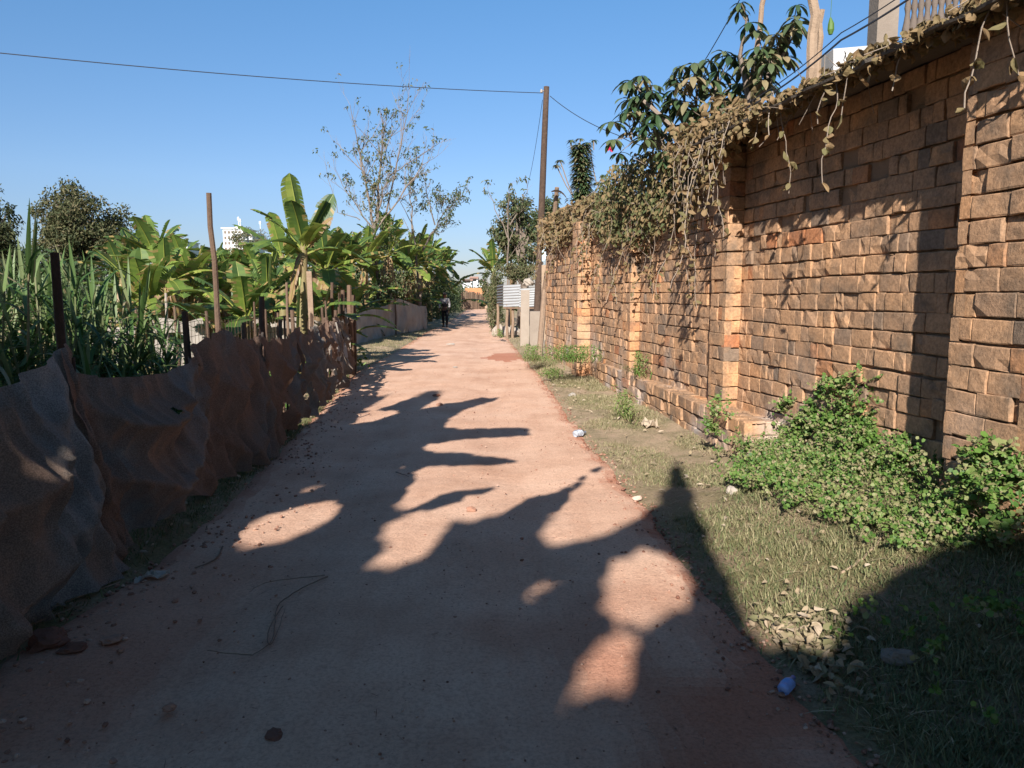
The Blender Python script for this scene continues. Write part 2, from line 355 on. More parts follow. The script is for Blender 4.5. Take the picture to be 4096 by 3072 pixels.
def axis(lo, hi, step, far, k=1.35):
    a = []; t = lo
    while t <= hi + 1e-6: a.append(t); t += step
    s_ = step; l = [lo]; 
    while l[-1] > -far: s_ *= k; l.append(l[-1] - s_)
    s_ = step; h = [a[-1]]
    while h[-1] < far: s_ *= k; h.append(h[-1] + s_)
    return l[1:][::-1] + a + h[1:]
gx = axis(-6, 4, .11, 700); gy = axis(.5, 24, .13, 900)
g = MB(); g.grid([[V((x, y, hgt(x, y))) for x in gx] for y in gy]); g.build('ground', M_ground, smooth=True, kind='structure')

rows = []; vals = []
ys = []; t = -6.0
while t < 14: ys.append(t); t += .07
while t < 76: ys.append(t); t += .35
NC = 44; PATCH = gp(2045, 1433)
for y in ys:
    a = xl(y) - .12 + .07 * nz(y * 2.3, 5.1) + .05 * nz(y * 7, 1.1); b = xr(y) + .10 + .08 * nz(y * 2.1, 9.7) + .05 * nz(y * 6.3, 4)
    r = []; vv = []
    for i in range(NC + 1):
        u = i / NC; x = lerp(a, b, u); m = min(u, 1 - u) * (b - a)
        z = -.03 + .045 * sm(m / .25) + .012 * nz(x * 1.7, y * 1.1) * sm(m / .4) + .005 * nz(x * 9, y * 9) + .006 * nz(x * 3, y * 3, 7)
        z -= (.02 + .01 * nz(y * .8, 3)) * math.exp(-((u - .27 - .03 * nz(y * .5, 1)) / .08) ** 2) + (.02 + .01 * nz(y * .7, 9)) * math.exp(-((u - .70 - .03 * nz(y * .4, 6)) / .08) ** 2)
        r.append(V((x, y, z)))
        e = (.85 if u > .5 else .6) * (1 - sm((m - .12 + .12 * nz(x * 5, y * 5)) / .22))
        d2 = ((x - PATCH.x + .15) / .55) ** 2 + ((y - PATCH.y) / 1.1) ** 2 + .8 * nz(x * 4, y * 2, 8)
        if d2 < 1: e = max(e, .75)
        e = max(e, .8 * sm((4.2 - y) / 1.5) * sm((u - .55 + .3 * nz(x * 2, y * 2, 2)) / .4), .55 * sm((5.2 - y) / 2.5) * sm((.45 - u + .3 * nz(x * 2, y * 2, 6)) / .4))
        vv.append(e)
    rows.append(r); vals.append(vv)
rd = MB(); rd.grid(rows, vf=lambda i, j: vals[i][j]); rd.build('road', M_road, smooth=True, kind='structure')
def gz(x, y):
    a, b = xl(y), xr(y)
    return .013 if a + .1 < x < b - .05 else hgt(x, y)

# ------------------------------------------------------------ brick wall
wd = V((-WK, 1, 0)).normalized(); wn = V((-wd.y, wd.x, 0))     # along the wall, and out of it towards the road
def wpt(y, z=0.0, off=0.0): return V((wx(y), y, z)) + wn * off
CO = .14
def bricks(mb, o, du, n, length, z0, rows_, seed, lens=(.11, .21, .24), holes=(), jag=.010, tone=.5, gap=.0095, skipf=None, cl=None):
    """courses of separate rough bricks, o = lower left corner on the face plane, du along, n outwards"""
    rg = random.Random(seed)
    for k in range(rows_):
        s_ = 0.0 if cl else rg.uniform(-.2, 0)
        while s_ < length - .02:
            L_ = rg.choice(lens) * rg.uniform(.85, 1.15)
            a = max(0.0, s_); b = min(length, s_ + L_); 
            if length - b < .06: b = length
            s_ = b if b == length else s_ + L_
            if b - a < .045: continue
            um = (a + b) / 2; P = o + du * um
            wav = .022 * nz(P.x * .8 + P.y * .8, k * .35, seed) + .004 * nz(P.x * 5 + P.y * 5, k, seed)
            h0 = z0 + k * CO + wav + gap * rg.uniform(.3, 1.0); h1 = z0 + (k + 1) * CO + wav - gap * rg.uniform(.1, .8)
            if skipf and skipf(P, (h0 + h1) / 2): continue
            if any(abs(P.y - hy) < .07 and abs((h0 + h1) / 2 - hz) < .07 for hy, hz in holes): continue
            g0 = a + gap * rg.uniform(.02, .25) * (a > 0); g1 = b - gap * rg.uniform(.02, .25) * (b < length)
            pr = rg.uniform(-.5, 1) * jag; tilt = rg.uniform(-.4, .4) * jag; tz = rg.uniform(-.25, .3) * jag
            bad = rg.random() < .13
            if bad: pr -= rg.uniform(.005, .03)
            ew, eh = .0038 / (g1 - g0), .0038 / (h1 - h0); FU = [0, ew, ew * 1.7, .35, .65, 1 - ew * 1.7, 1 - ew, 1] if g1 - g0 > .15 else [0, ew, ew * 1.7, .5, 1 - ew * 1.7, 1 - ew, 1]; FV = [0, eh, eh * 1.7, .5, 1 - eh * 1.7, 1 - eh, 1]
            nu = len(FU) - 1; nv = len(FV) - 1; R_ = []; chipped = rg.random() < .3
            for j in range(nv + 1):
                row = []
                for i in range(nu + 1):
                    fu, fv = FU[i], FV[j]
                    eu = min(fu, 1 - fu) * (g1 - g0); ev = min(fv, 1 - fv) * (h1 - h0); e = min(eu, ev)
                    p = o + du * lerp(g0, g1, fu); z = lerp(h0, h1, fv)
                    rn = nz(p.x * 23, p.y * 23, z * 23 + seed); rn2 = nz(p.x * 60, p.y * 60, z * 60)
                    dd = pr + tilt * (fu - .5) * 2 + tz * (fv - .5) * 2 - .0038 * max(0, 1 - e / .006) + .0012 * rn + .0010 * rn2
                    if chipped and e < .03 and nz(p.x * 11 + seed, p.y * 11, z * 11) > .15: dd -= .014
                    if bad: dd += .008 * rn
                    if eu < .01 and ev < .01: dd -= .003
                    q = p + n * dd; q.z = z + (.004 * rn2 if 0 < j < nv else .0065 * nz(p.x * 18, p.y * 18, k * 3.1));
                    row.append(q)
                R_.append(row)
            val = tone + rg.gauss(0, .14)
            if rg.random() < .05: val = rg.uniform(.85, 1)
            if rg.random() < .045: val = rg.uniform(.02, .15)
            val = min(1, max(0, val))
            mb.grid(R_, val)
            back = -n * .07
            ring = R_[0] + [r[-1] for r in R_[1:]] + R_[-1][-2::-1] + [r[0] for r in R_[-2:0:-1]]
            m_ = len(mb.v); kk = len(ring)
            mb.v.extend([tuple(p) for p in ring]); mb.v.extend([tuple(p + back) for p in ring])
            for i in range(kk):
                mb.f.append((m_ + i, m_ + kk + i, m_ + kk + (i + 1) % kk, m_ + (i + 1) % kk)); mb.a.append(val)

ZB = .33 - 3 * CO; ZT = ZB + 23 * CO                       # base well below the plinth, top of the near stretch (3.27)
WALL = thing('brick_wall', 'tall weathered clay brick wall with pilasters along the right side of the lane', 'wall', (wx(8), 8, 0))
Y0, YS, Y1 = .4, 8.15, 17.2
near = MB(); holes = [(6.55, 2.42), (6.0, 2.6), (5.55, 2.55), (6.9, 2.2), (8.05, .9), (5.3, 2.85)]
k = sqrt(1 + WK * WK)
bricks(near, wpt(Y0), wd, wn, (YS - Y0) * k, ZB, 23, 11, holes=holes)
bricks(near, wpt(YS), wd, wn, (Y1 - YS) * k, ZB, 22, 12, tone=.5)
near.build('brickwork', M_brick, WALL)
core = MB()
core.box(wpt(Y0, ZB - .2, -.032), wd * (YS - Y0) * k, -wn * .25, V((0, 0, 23 * CO + .2)), .4)
core.box(wpt(YS, ZB - .2, -.032), wd * (Y1 - YS) * k, -wn * .25, V((0, 0, 22 * CO + .2)), .4)
core.build('mortar_core', M_mortar, WALL)
# pilasters: (y of near side, width along wall, projection, top z rows)
for (py, wdt, d, nr, sd) in ((3.86, .60, .29, 23, 21), (7.66, .36, .17, 22, 22), (10.72, .34, .15, 21, 23), (13.35, .42, .24, 21, 24), (1.3, .46, .29, 23, 25)):
    pb_ = MB()
    bricks(pb_, wpt(py, 0, d), wd, wn, wdt, ZB, nr, sd, lens=(.14, .26, .3) if d > .2 else (.17, .19, .36), tone=.5, cl=1)
    bricks(pb_, wpt(py, 0, 0.0), wn, -wd, d, ZB, nr, sd + 50, lens=(.3, .16), tone=.72, jag=.008, cl=1)
    bricks(pb_, wpt(py + wdt / k, 0, d), -wn, wd, d, ZB, nr, sd + 90, lens=(.3, .16), tone=.6, cl=1)
    pb_.box(wpt(py, ZB, d - .045) + wd * .045, wd * (wdt - .09), -wn * (d - .03), V((0, 0, nr * CO)), .4)
    pb_.build('pilaster', M_brick, WALL)
# plinth: low courses standing forward of the wall foot
pa = gp(2975, 1850, .02); pe = gp(2350, 1508, .04); pd = (pe - pa); pd.z = 0; pl = pd.length; pd.normalize(); pn = V((-pd.y, pd.x, 0))
pm = MB(); PT = .40; pa0 = V((pa.x, pa.y, 0))
bricks(pm, pa0, pd, pn, pl, PT - 4 * CO, 4, 31, jag=.02, tone=.5)
bricks(pm, pa0 - pn * .42, pn, -pd, .42, PT - 4 * CO, 4, 32, cl=1, tone=.55)
# top of the plinth: bricks laid flat
tp = MB()
s_ = 0.0
while s_ < pl - .1:
    L_ = rr(.18, .27)
    c = pa0 + pd * s_; wdt_ = max(.1, (wx(c.y) - c.x) * .98)
    t_ = 0.0
    while t_ < wdt_:
        bw = rr(.11, .16); n3 = [[c + pd * (u * (L_ - .012)) - pn * (t_ + v * (bw - .01)) + V((0, 0, PT - .012 + .012 * (1 if 0 < u < 1 and 0 < v < 1 else 0) + .012 * nz(c.x * 9 + u, c.y * 9, v + t_ * 7))) for u in (0, .12, .5, .88, 1)] for v in (0, .12, .5, .88, 1)]
        tp.grid(n3[::-1], min(1, max(0, .5 + R.gauss(0, .15)))); t_ += bw
    s_ += L_
tp.v and pm.v.extend(tp.v) if False else None
off_ = len(pm.v); pm.v.extend(tp.v); pm.f.extend([tuple(i + off_ for i in f) for f in tp.f]); pm.a.extend(tp.a)
pm.box(pa0 - pn * .04 + pd * .04 + V((0, 0, -.2)), pd * (pl - .1), -pn * .36, V((0, 0, PT + .17)), .4)
pm.build('plinth', M_brick, WALL)
# overhanging concrete coping on the near stretch
cp = MB(); rows = []; ysl = [Y0 + i * .08 for i in range(int((YS - Y0) / .08) + 1)]
for y in ysl:
    e = .54 + .05 * nz(y * 2.2, 3) + .04 * nz(y * 9, 1) + .03 * nz(y * 25, 2); zt = ZT + .03 + .012 * nz(y * 1.7, 8); zb = ZT - .0; dz_ = .075 + .02 * nz(y * 3, 6)
    rows.append([wpt(y, zb, -.22), wpt(y, zt, -.22), wpt(y, zt + .01, .1), wpt(y, zt - dz_, e - .02), wpt(y, zt - .008 - dz_, e), wpt(y, zb + .006 - dz_, e - .008), wpt(y, zb - dz_, e - .03), wpt(y, zb + .003, 0.02), wpt(y, zb, -.22)])
cp.grid(rows); cp.build('coping', M_cop, WALL)

# ------------------------------------------------------------ what shades the near road: trees standing behind the camera
def c4(l): return [(1300 + .5877 * a, 1400 + .5877 * b) for a, b in l]
def fs(l): return [(a * 1.8517, b * 1.8517) for a, b in l]
DARK = [c4([(-500, 640), (-80, 480), (80, 505), (300, 480), (500, 410), (640, 400), (690, 470), (860, 462), (800, 530), (690, 548), (1150, 515), (1370, 518), (1410, 575), (1080, 582), (820, 620), (560, 660), (760, 682), (940, 690), (1330, 742), (1270, 768), (760, 792), (340, 792), (480, 830), (660, 810), (600, 880), (560, 970), (430, 1090), (600, 1058), (830, 960), (1090, 920), (1280, 908), (1060, 975), (880, 1040), (620, 1112), (400, 1170), (300, 1310), (430, 1298), (470, 1330), (390, 1390), (270, 1475), (70, 1610), (420, 1500), (650, 1400), (760, 1260), (850, 1130), (900, 1170), (1000, 1210), (1190, 1100), (1400, 970), (1570, 950), (1890, 760), (1900, 795), (1650, 985), (1590, 1130), (1480, 1200), (1390, 1300), (1420, 1360), (1560, 1315), (1900, 1255), (2100, 1160), (2230, 1060)])
        + [(2660, 1980), (2670, 1830), (2730, 1830), (2800, 2060), (2890, 2260), (3000, 2460), (3035, 2610), (3150, 2670), (3310, 2560), (3370, 2430), (3520, 2310), (3700, 2220), (4096, 2190), (4600, 2190), (4600, 3600), (-1500, 3600), (-1500, 1500)],
        c4([(160, 400), (350, 395), (560, 330), (700, 265), (820, 262), (790, 290), (910, 282), (820, 310), (760, 330), (640, 405), (500, 405)]),
        c4([(650, 420), (800, 360), (940, 345), (1060, 305), (1220, 290), (1270, 297), (1100, 345), (940, 400), (870, 455), (700, 450)]),
        c4([(-80, 470), (120, 320), (330, 290), (500, 262), (550, 268), (380, 320), (250, 400), (60, 490)]),
        [(4062, 1050), (4800, 1000), (4800, 2300), (3990, 2250), (4035, 1700), (4060, 1300)]]
LIT = [fs(l) for l in ([(1345, 1185), (1420, 1195), (1495, 1235), (1485, 1300), (1370, 1342), (1318, 1318), (1325, 1240)],
       [(1310, 1395), (1350, 1383), (1368, 1410), (1340, 1480), (1275, 1560), (1232, 1590), (1245, 1500), (1278, 1430)],
       [(1112, 1305), (1180, 1250), (1245, 1222), (1205, 1282), (1140, 1320)], [(520, 1418), (572, 1372), (548, 1428)],
       [(630, 1002), (722, 976), (700, 1003), (645, 1008)], [(470, 1165), (600, 1100), (730, 1072), (690, 1118), (560, 1180), (490, 1180)],
       [(560, 1060), (620, 1040), (735, 1045), (640, 1062)], [(365, 1240), (430, 1195), (490, 1180), (450, 1215)], [(640, 985), (690, 978), (640, 992)])]
def grow_(poly, k_):
    cx = sum(p[0] for p in poly) / len(poly); cy = sum(p[1] for p in poly) / len(poly)
    return [(cx + (a - cx) * k_, cy + (b - cy) * k_) for a, b in poly]
LIT = [grow_(l, (1.12, 1.22, 1.2)[i] if i < 3 else 1.12) for i, l in enumerate(LIT)]
def inpoly(poly, x, y):
    c = False; j = len(poly) - 1
    for i in range(len(poly)):
        xi, yi = poly[i]; xj, yj = poly[j]
        if (yi > y) != (yj > y) and x < (xj - xi) * (y - yi) / (yj - yi) + xi: c = not c
        j = i
    return c
def hit(p):
    """where the sunray through p lands: wall face or ground"""
    d = -SUN
    if p.x < -2.25:
        tf = (-2.25 - p.x) / d.x; zf = p.z + d.z * tf; yf = p.y + d.y * tf
        if -.1 < zf < 1.12 and .5 < yf < 7.0: return V((-9, 3, 0)), False
    tg = (p.z - .03) / -d.z
    den = d.x + WK * d.y; tw = (W0 - p.x - WK * p.y) / den if den > 1e-6 else 1e9
    if 0 < tw < tg:
        q = p + d * tw
        if q.z < ZT and q.y < Y1: return q, True
    return p + d * tg, False
def dark(q):
    if q.y < 1.2 or q.x < -8: return True
    s_ = proj(q)
    if s_ is None: return True
    x, y = s_
    if x > 4110 or y > 3085: return True
    if q.x < -2.45 and q.y < 8.5 and not (x > 0 and y > 1850 and x > 900): return True
    if any(inpoly(l, x, y) for l in LIT): return False
    return any(inpoly(l, x, y) for l in DARK)
cells = []
y = 1.0
while y < 11:
    x = -5.5
    while x < 3.6:
        if x < wx(y): cells.append(V((x + rr(-.04, .04), y + rr(-.04, .04), .03)))
        x += .085 if y > 2.6 else .12
    y += .085 if y > 2.6 else .12
y = 1.2
while y < 4.2:
    z = .1
    while z < 3.2: cells.append(wpt(y, z)); z += .13
    y += .13
y = 1.2
while y < 7.0:
    z = .08
    while z < 1.1: cells.append(V((-2.25, y, z))); z += .10
    y += .12
far_c, near_c, ban_c = MB(), MB(), MB()
SU = SUN.orthogonal().normalized(); SV = SUN.cross(SU)
for c in cells:
    if c.x != -2.25 and not dark(c): continue
    if c.y < 5.2: h = rr(4.6, 6.0)
    elif c.x > .8: h = rr(4.8, 6.0)
    else: h = 3.0
    while True:
        P = c + SUN * (h / SUN.z); s_ = proj(P)
        if s_ is None or s_[1] < -520 or s_[0] < -700 or s_[0] > 4400: break
        h += .15
    if h > 9: continue
    for sc in (1.0, .62, .36):
        ok = False
        for tr in range(3):
            a = rr(0, pi); u = SU * cos(a) + SV * sin(a); v = SUN.cross(u); tl = SUN * rr(-.5, .5)
            L_, W_ = .17 * sc, .085 * sc
            pts = [P - (u + tl) * L_, P - v * W_ - u * L_ * .3, P - v * W_ + u * L_ * .4, P + (u + tl) * L_, P + v * W_ + u * L_ * .4, P + v * W_ - u * L_ * .3]
            if all(dark(hit(q)[0]) for q in (pts[0], pts[1], pts[3], pts[4])): ok = True; break
        if ok:
            m_ = near_c if h > 4.6 and c.y < 5.2 else far_c
            m_.face(pts, rr(0, .9)); break
rc = random.Random(77); sky_block, sky_block2 = MB(), MB()  # added unseen leaf masses that cut skylight and deepen the near shade
for _ in range(12000):
    P = V((rc.uniform(-10, 6), rc.uniform(-13, 1.5), rc.uniform(3.4, 8.5)))
    s_ = proj(P)
    if s_ is not None and -350 < s_[0] < 4450 and s_[1] > -300: continue
    a = rc.uniform(0, pi); u = (SU * cos(a) + SV * sin(a) + V((0, 0, rc.uniform(-.4, .4)))).normalized(); v = V((rc.uniform(-1, 1), rc.uniform(-1, 1), rc.uniform(-.5, .5))).cross(u).normalized(); L_, W_ = .30, .15
    pts = [P - u * L_, P - v * W_ - u * L_ * .3, P - v * W_ + u * L_ * .4, P + u * L_, P + v * W_ + u * L_ * .4, P + v * W_ - u * L_ * .3]
    if all(dark(hit(q)[0]) for q in pts + [P, (P + pts[0]) / 2, (P + pts[3]) / 2]): (sky_block if P.x < -1.5 else sky_block2).face(pts, rc.uniform(0, .9))
def simple_tree(name, label, base, top, crown, cm, rad, limbs):
    t_ = thing(name, label, 'tree', base, 'trees standing behind the viewpoint')
    b = MB(); base = V(base); top = V(top)
    b.tube([base - V((0, 0, .1)), lerp(base, top, .3) + V((.1, 0, 0)), lerp(base, top, .7) - V((.05, 0, 0)), top], [rad * 1.3, rad, rad * .8, rad * .6], 10, .4)
    for q in limbs: b.tube([lerp(base, top, .8), lerp(top, V(q), .4) + V((0, 0, .2)), V(q)], [rad * .5, rad * .35, rad * .12], 6, .45)
    b.build('trunk', M_bark, t_); cm.build('crown', crown, t_)
simple_tree('broadleaf_tree', 'broad-leaved tree behind the viewpoint whose crown throws the large shadow over the near road', (-3.6, -9.5, 0), (-3.2, -8.5, 4.6), M_tree, near_c, .17, [(-1.5, -7, 5.2), (-5, -6.5, 5.2), (.2, -8.3, 5.3)])
simple_tree('broadleaf_tree', 'slimmer broad-leaved tree beside the left fence just behind the viewpoint', (-4.6, -2.2, 0), (-4.0, -1.2, 3.7), M_tree, far_c, .10, [(-3.4, -.5, 4.2), (-4.6, .2, 4.1)])
simple_tree('broadleaf_tree', 'spreading tree behind the viewpoint on the fence side', (-6.5, -6, 0), (-6.2, -6, 4.6), M_tree, sky_block, .2, [(-4.5, -7, 6.0), (-8, -4.5, 6.2), (-6, -9, 6.3)])
simple_tree('broadleaf_tree', 'spreading tree behind the viewpoint on the wall side', (3.0, -9, 0), (2.8, -9, 4.6), M_tree, sky_block2, .2, [(1, -9, 6.2), (4.2, -7, 6.2), (2, -11.5, 6)])

# ------------------------------------------------------------ banana plants
def banana_leaf(p0, p1, sag, W, hue=.45, tear=.5, brown=0.0, n=16, roll=0.0, petiole=.16, upv=None):
    """p0 leaf base at the stem, p1 tip, sag = how far the middle arches above the chord"""
    mb = MB(); p0 = V(p0); p1 = V(p1); ch = p1 - p0; L_ = ch.length
    pm_ = p0 + ch * .45 + V((0, 0, sag)); pts = []
    for i in range(n + 1):
        t = i / n; pts.append(p0 * (1 - t) ** 2 + pm_ * 2 * t * (1 - t) + p1 * t * t)
    side0 = ch.cross(V((0, 0, 1)))
    if side0.length < .1 * L_: side0 = V((rr(-1, 1), rr(-.4, .4), 0))
    side0.normalize()
    if roll:
        ax = ch.normalized(); side0 = side0 * cos(roll) + ax.cross(side0) * sin(roll)
    mb.tube(pts, [max(.004, .020 * (1 - .85 * i / n)) * min(1.6, L_) for i in range(n + 1)], 4, .80 if brown > .6 else .70, cap=False)
    for sg in (-1, 1):
        run = 0; dr = 0
        for i in range(n):
            t0, t1 = i / n, (i + 1) / n
            if t1 <= petiole: continue
            if run <= 0: run = R.choice((1, 1, 2, 2)) if R.random() < tear else R.choice((4, 6)); dr = rr(-.1, .45) * (0.4 + tear) + brown * .8; sh = rr(-.03, .03) * tear
            run -= 1; 
            def wdt(t):
                u = max(0, (t - petiole) / (1 - petiole)); return W * .5 * (sm(u / .18) ** .6) * max(0, 1 - max(0, (u - .72) / .28) ** 2.0) ** .5
            q = []
            for t, jj in ((t0, i), (t1, i + 1)):
                p = pts[jj]; tg = (pts[min(jj + 1, n)] - pts[max(jj - 1, 0)]).normalized()
                sd = (side0 - tg * side0.dot(tg)).normalized() * sg; nn = sd.cross(tg) * sg
                if nn.z < 0 and not roll: nn = -nn
                w_ = wdt(t) * (1 + rr(-.08, .08) * tear) * (1 - .45 * brown)
                fold = .28; gx_ = .10 * tear * w_ * (1 if jj == i else -1) * (run == 0 or run >= 3)
                a_ = p; m_ = p + sd * w_ * .5 + nn * w_ * .5 * fold
                e_ = p + sd * w_ * (.98 - .25 * dr) + nn * w_ * (fold * .6) - V((0, 0, w_ * dr * .8)) + tg * (sh * L_ + gx_)
                q.append((a_, m_, e_))
            vv = hue + rr(-.07, .07) + (.06 if sg > 0 else -.05) * 1.0
            edge = vv
            if R.random() < .34 * tear: edge = .84
            if brown > .5: vv = rr(.84, 1); edge = rr(.86, 1)
            mb.face([q[0][0], q[1][0], q[1][1], q[0][1]], vv); mb.face([q[0][1], q[1][1], q[1][2], q[0][2]], edge)
    return mb
BG = 'banana plants beyond the cloth fence'
def banana(base, H, label, nl=8, LL=1.5, W=.42, lean=(0, 0), hue=.42, seed=1, dead=2, extra=None, group=BG, tear=.55, rad=.10, arc=None, low=3):
    global R
    keep = R; R = random.Random(seed)
    base = V(base); t_ = thing('banana_plant', label, 'banana plant', base, group)
    top = base + V((lean[0], lean[1], H)); b = MB()
    b.tube([base - V((0, 0, .1)), lerp(base, top, .35) + V((rr(-.03, .03), 0, 0)), lerp(base, top, .75) + V((lean[0] * .1, 0, 0)), top, top + V((lean[0] * .1, 0, .18))], [rad * 1.25, rad, rad * .8, rad * .6, rad * .3], 9, rr(.35, .6), jit=.08)
    b.build('pseudostem', M_stem, t_, smooth=True)
    for i in range(nl):
        a = i * 2.4 + rr(-.4, .4) if arc is None else rr(*arc); f = i / max(1, nl - 1)
        el = lerp(1.25, .05, f) + rr(-.15, .15); l = LL * rr(.75, 1.1) * (0.8 + .3 * f)
        d = V((cos(a) * cos(el), sin(a) * cos(el), sin(el)))
        p1 = top + d * l + V((0, 0, -.25 * l * f * f * 1.6))
        m_ = banana_leaf(top - V((0, 0, .12 * f)), p1, .12 * l + .22 * l * f, W * rr(.85, 1.15), hue + rr(-.14, .15), tear * rr(.5, 1.3), 0)
        m_.build('leaf', M_ban, t_)
    for i in range(low):
        a = rr(0, 6.28); s0 = lerp(base, top, rr(.3, .75)); l = LL * rr(.6, .95)
        banana_leaf(s0, s0 + V((cos(a) * l, sin(a) * l, rr(-.25, .35) * l)), .28 * l, W * rr(.8, 1.1), rr(.12, .5), tear).build('leaf', M_ban, t_)
    for i in range(dead):
        a = rr(0, 6.28); l = LL * rr(.55, .9); p1 = top + V((cos(a) * .3, sin(a) * .3, -l * .95)) 
        banana_leaf(top - V((0, 0, .1)), p1, .35, W * .9, .95, 1.0, 1.0, roll=rr(-.8, .8)).build('dead_leaf', M_ban, t_)
    for (q0, q1, sg_, w_, hu, tr_, br, ro) in (extra or []):
        banana_leaf(q0, q1, sg_, w_, hu, tr_, br, roll=ro, n=20).build('leaf' if br < .5 else 'dead_leaf', M_ban, t_)
    R = keep; return t_
def G(px, Y): p = at(px, 1300, Y); return V((p.x, Y, hgt(p.x, Y)))
HY = 13.0; hb = G(1192, HY); ht = at(1215, 1010, HY)
banana(hb, ht.z, 'tallest banana plant, its broad upright leaf standing above all others', nl=9, LL=1.2, W=.40, lean=(ht.x - hb.x, 0), seed=5, dead=2, hue=.45,
       extra=[(ht, at(1158, 692, HY - .3), .12, .46, .60, .25, 0, 1.25), (ht, at(1335, 775, HY + .2), .05, .34, .25, .6, 0, 1.2), (ht + V((0, 0, -.05)), at(1330, 870, HY), .18, .34, .92, 1, 1, .9),
              (at(1200, 1110, HY - .2), at(1195, 1330, HY - .4), .03, .36, .56, .9, 0, 1.4), (ht, at(1075, 880, HY + .4), .16, .36, .3, .6, 0, .5), (at(1090, 1010, HY), at(1080, 1165, HY - .5), .10, .34, .66, .1, 0, 1.5)])
bl = [  # px, Y, height of stem top, label, seed, kw
 (592, 11.5, 1.35, 'bushy young banana plant behind the light metal post', 21, dict(nl=9, LL=1.25, hue=.5, arc=None)),
 (672, 15, 1.75, 'banana plant with upright green leaves right of the grey-green tree', 22, dict(nl=9, LL=1.35, hue=.52)),
 (770, 16, 1.7, 'banana plant with a yellowing arched leaf left of the leaning dark pole', 23, dict(nl=8, LL=1.45, hue=.6, dead=3)),
 (880, 17, 1.9, 'banana plant with yellow leaves right behind the leaning dark pole', 24, dict(nl=9, LL=1.4, hue=.62, dead=4)),
 (985, 14, 1.6, 'banana plant with wide drooping leaves below the white building', 25, dict(nl=9, LL=1.5, hue=.42)),
 (1075, 16, 2.0, 'banana plant just left of the tallest banana plant', 26, dict(nl=8, LL=1.35, hue=.4)),
 (1310, 15.5, 2.0, 'banana plant just right of the tallest banana plant', 27, dict(nl=9, LL=1.4, hue=.36, dead=2)),
 (1400, 22, 2.3, 'dark green banana plant left of the thin tree trunk', 28, dict(nl=9, LL=1.5, hue=.33)),
 (1470, 26, 2.5, 'banana plant touching the thin tree trunk on its left', 29, dict(nl=9, LL=2.0, hue=.5)),
 (1560, 28, 3.0, 'banana plant with pale upright leaves right of the thin tree trunk', 30, dict(nl=9, LL=2.2, hue=.55)),
 (1625, 30, 2.5, 'bright leaved banana plant under the smaller bare tree', 31, dict(nl=8, LL=2.1, hue=.58, dead=3)),
 (1670, 33, 2.9, 'banana plant with a dry orange leaf right of the bare trees', 32, dict(nl=9, LL=2.3, hue=.45, dead=3)),
 (1700, 36, 2.7, 'banana plant at the lane edge above the pale net', 33, dict(nl=9, LL=1.8, hue=.35)),
 (1722, 39, 2.7, 'banana plant leaning over the lane beside the walking person', 34, dict(nl=9, LL=2.0, hue=.36)),
 (1752, 43, 2.8, 'farthest banana plant but one on the left of the lane', 35, dict(nl=9, LL=2.0, hue=.36)),
 (1785, 48, 3.1, 'farthest banana plant on the left of the lane', 36, dict(nl=9, LL=2.1, hue=.36))]
for px, Y, H, lab, sd, kw in bl:
    kw.setdefault('dead', 2); kw['nl'] += 3; kw['LL'] *= .9; kw['dead'] += 3; H -= (.55 if 860 < px < 1090 else 0); banana(G(px, Y), H, lab, seed=sd, W=.44, rad=.07 if Y < 20 else .10, tear=.8, low=6, **kw)
# deeper rows, seen only in gaps and over the tops
spots = [(500, 22), (575, 24), (640, 21), (720, 25), (800, 22), (850, 26), (930, 22), (1010, 23), (1060, 27), (1140, 20), (1200, 24), (1270, 21), (1330, 26), (1370, 22), (1440, 25), (1500, 23), (1540, 28), (1610, 27), (1660, 31), (1720, 34), (1760, 38)]
spots = [q_ for q_ in spots if q_[0] not in (1010, 930)]; spots = [(a_, b_ + (9 if a_ > 1430 else 0)) for a_, b_ in spots]
for i, (px, Y) in enumerate(spots):
    banana(G(px, Y), (1.2 if 790 < px < 1070 else 1.9) + .5 * ((i * 7) % 5) / 4 + (Y - 20) * .05, 'banana plant deep in the plantation behind the front row', seed=60 + i, nl=11, LL=1.65, W=.5, hue=.30 + .06 * (i % 4), dead=2, tear=.8, group='banana plants deep in the plantation', rad=.12)
for i_, px_ in enumerate((868, 925, 985, 1040)):
    banana(G(px_, 23.5), 2.05, 'banana plant in the low row directly beneath the white building, ' + ('leftmost', 'second from left', 'third from left', 'rightmost')[i_], seed=140 + i_, nl=11, LL=1.3, W=.46, hue=.42, dead=2, tear=.8, low=5)
banana(G(1975, 38), 2.6, 'banana plant with feathery leaves on the right side of the lane', seed=90, nl=10, LL=2.3, W=.55, hue=.40, dead=1, group='banana plants right of the lane', tear=.95)
banana(G(2045, 36), 3.0, 'small banana plant between the pale poles right of the lane', seed=91, nl=6, LL=1.6, W=.45, hue=.5, dead=1, group='banana plants right of the lane')
# banana plants beside the lane behind the cloth fence, leaning out
banana(G(1400, 17.5), 1.0, 'young banana plant whose leaf hangs over the pale net', seed=92, nl=6, LL=1.3, W=.34, hue=.42, dead=0, arc=(-.8, 1.2))
banana(G(1295, 14), .9, 'short banana plant low behind the ragged fence end', seed=93, nl=7, LL=1.1, W=.34, hue=.34, dead=1)

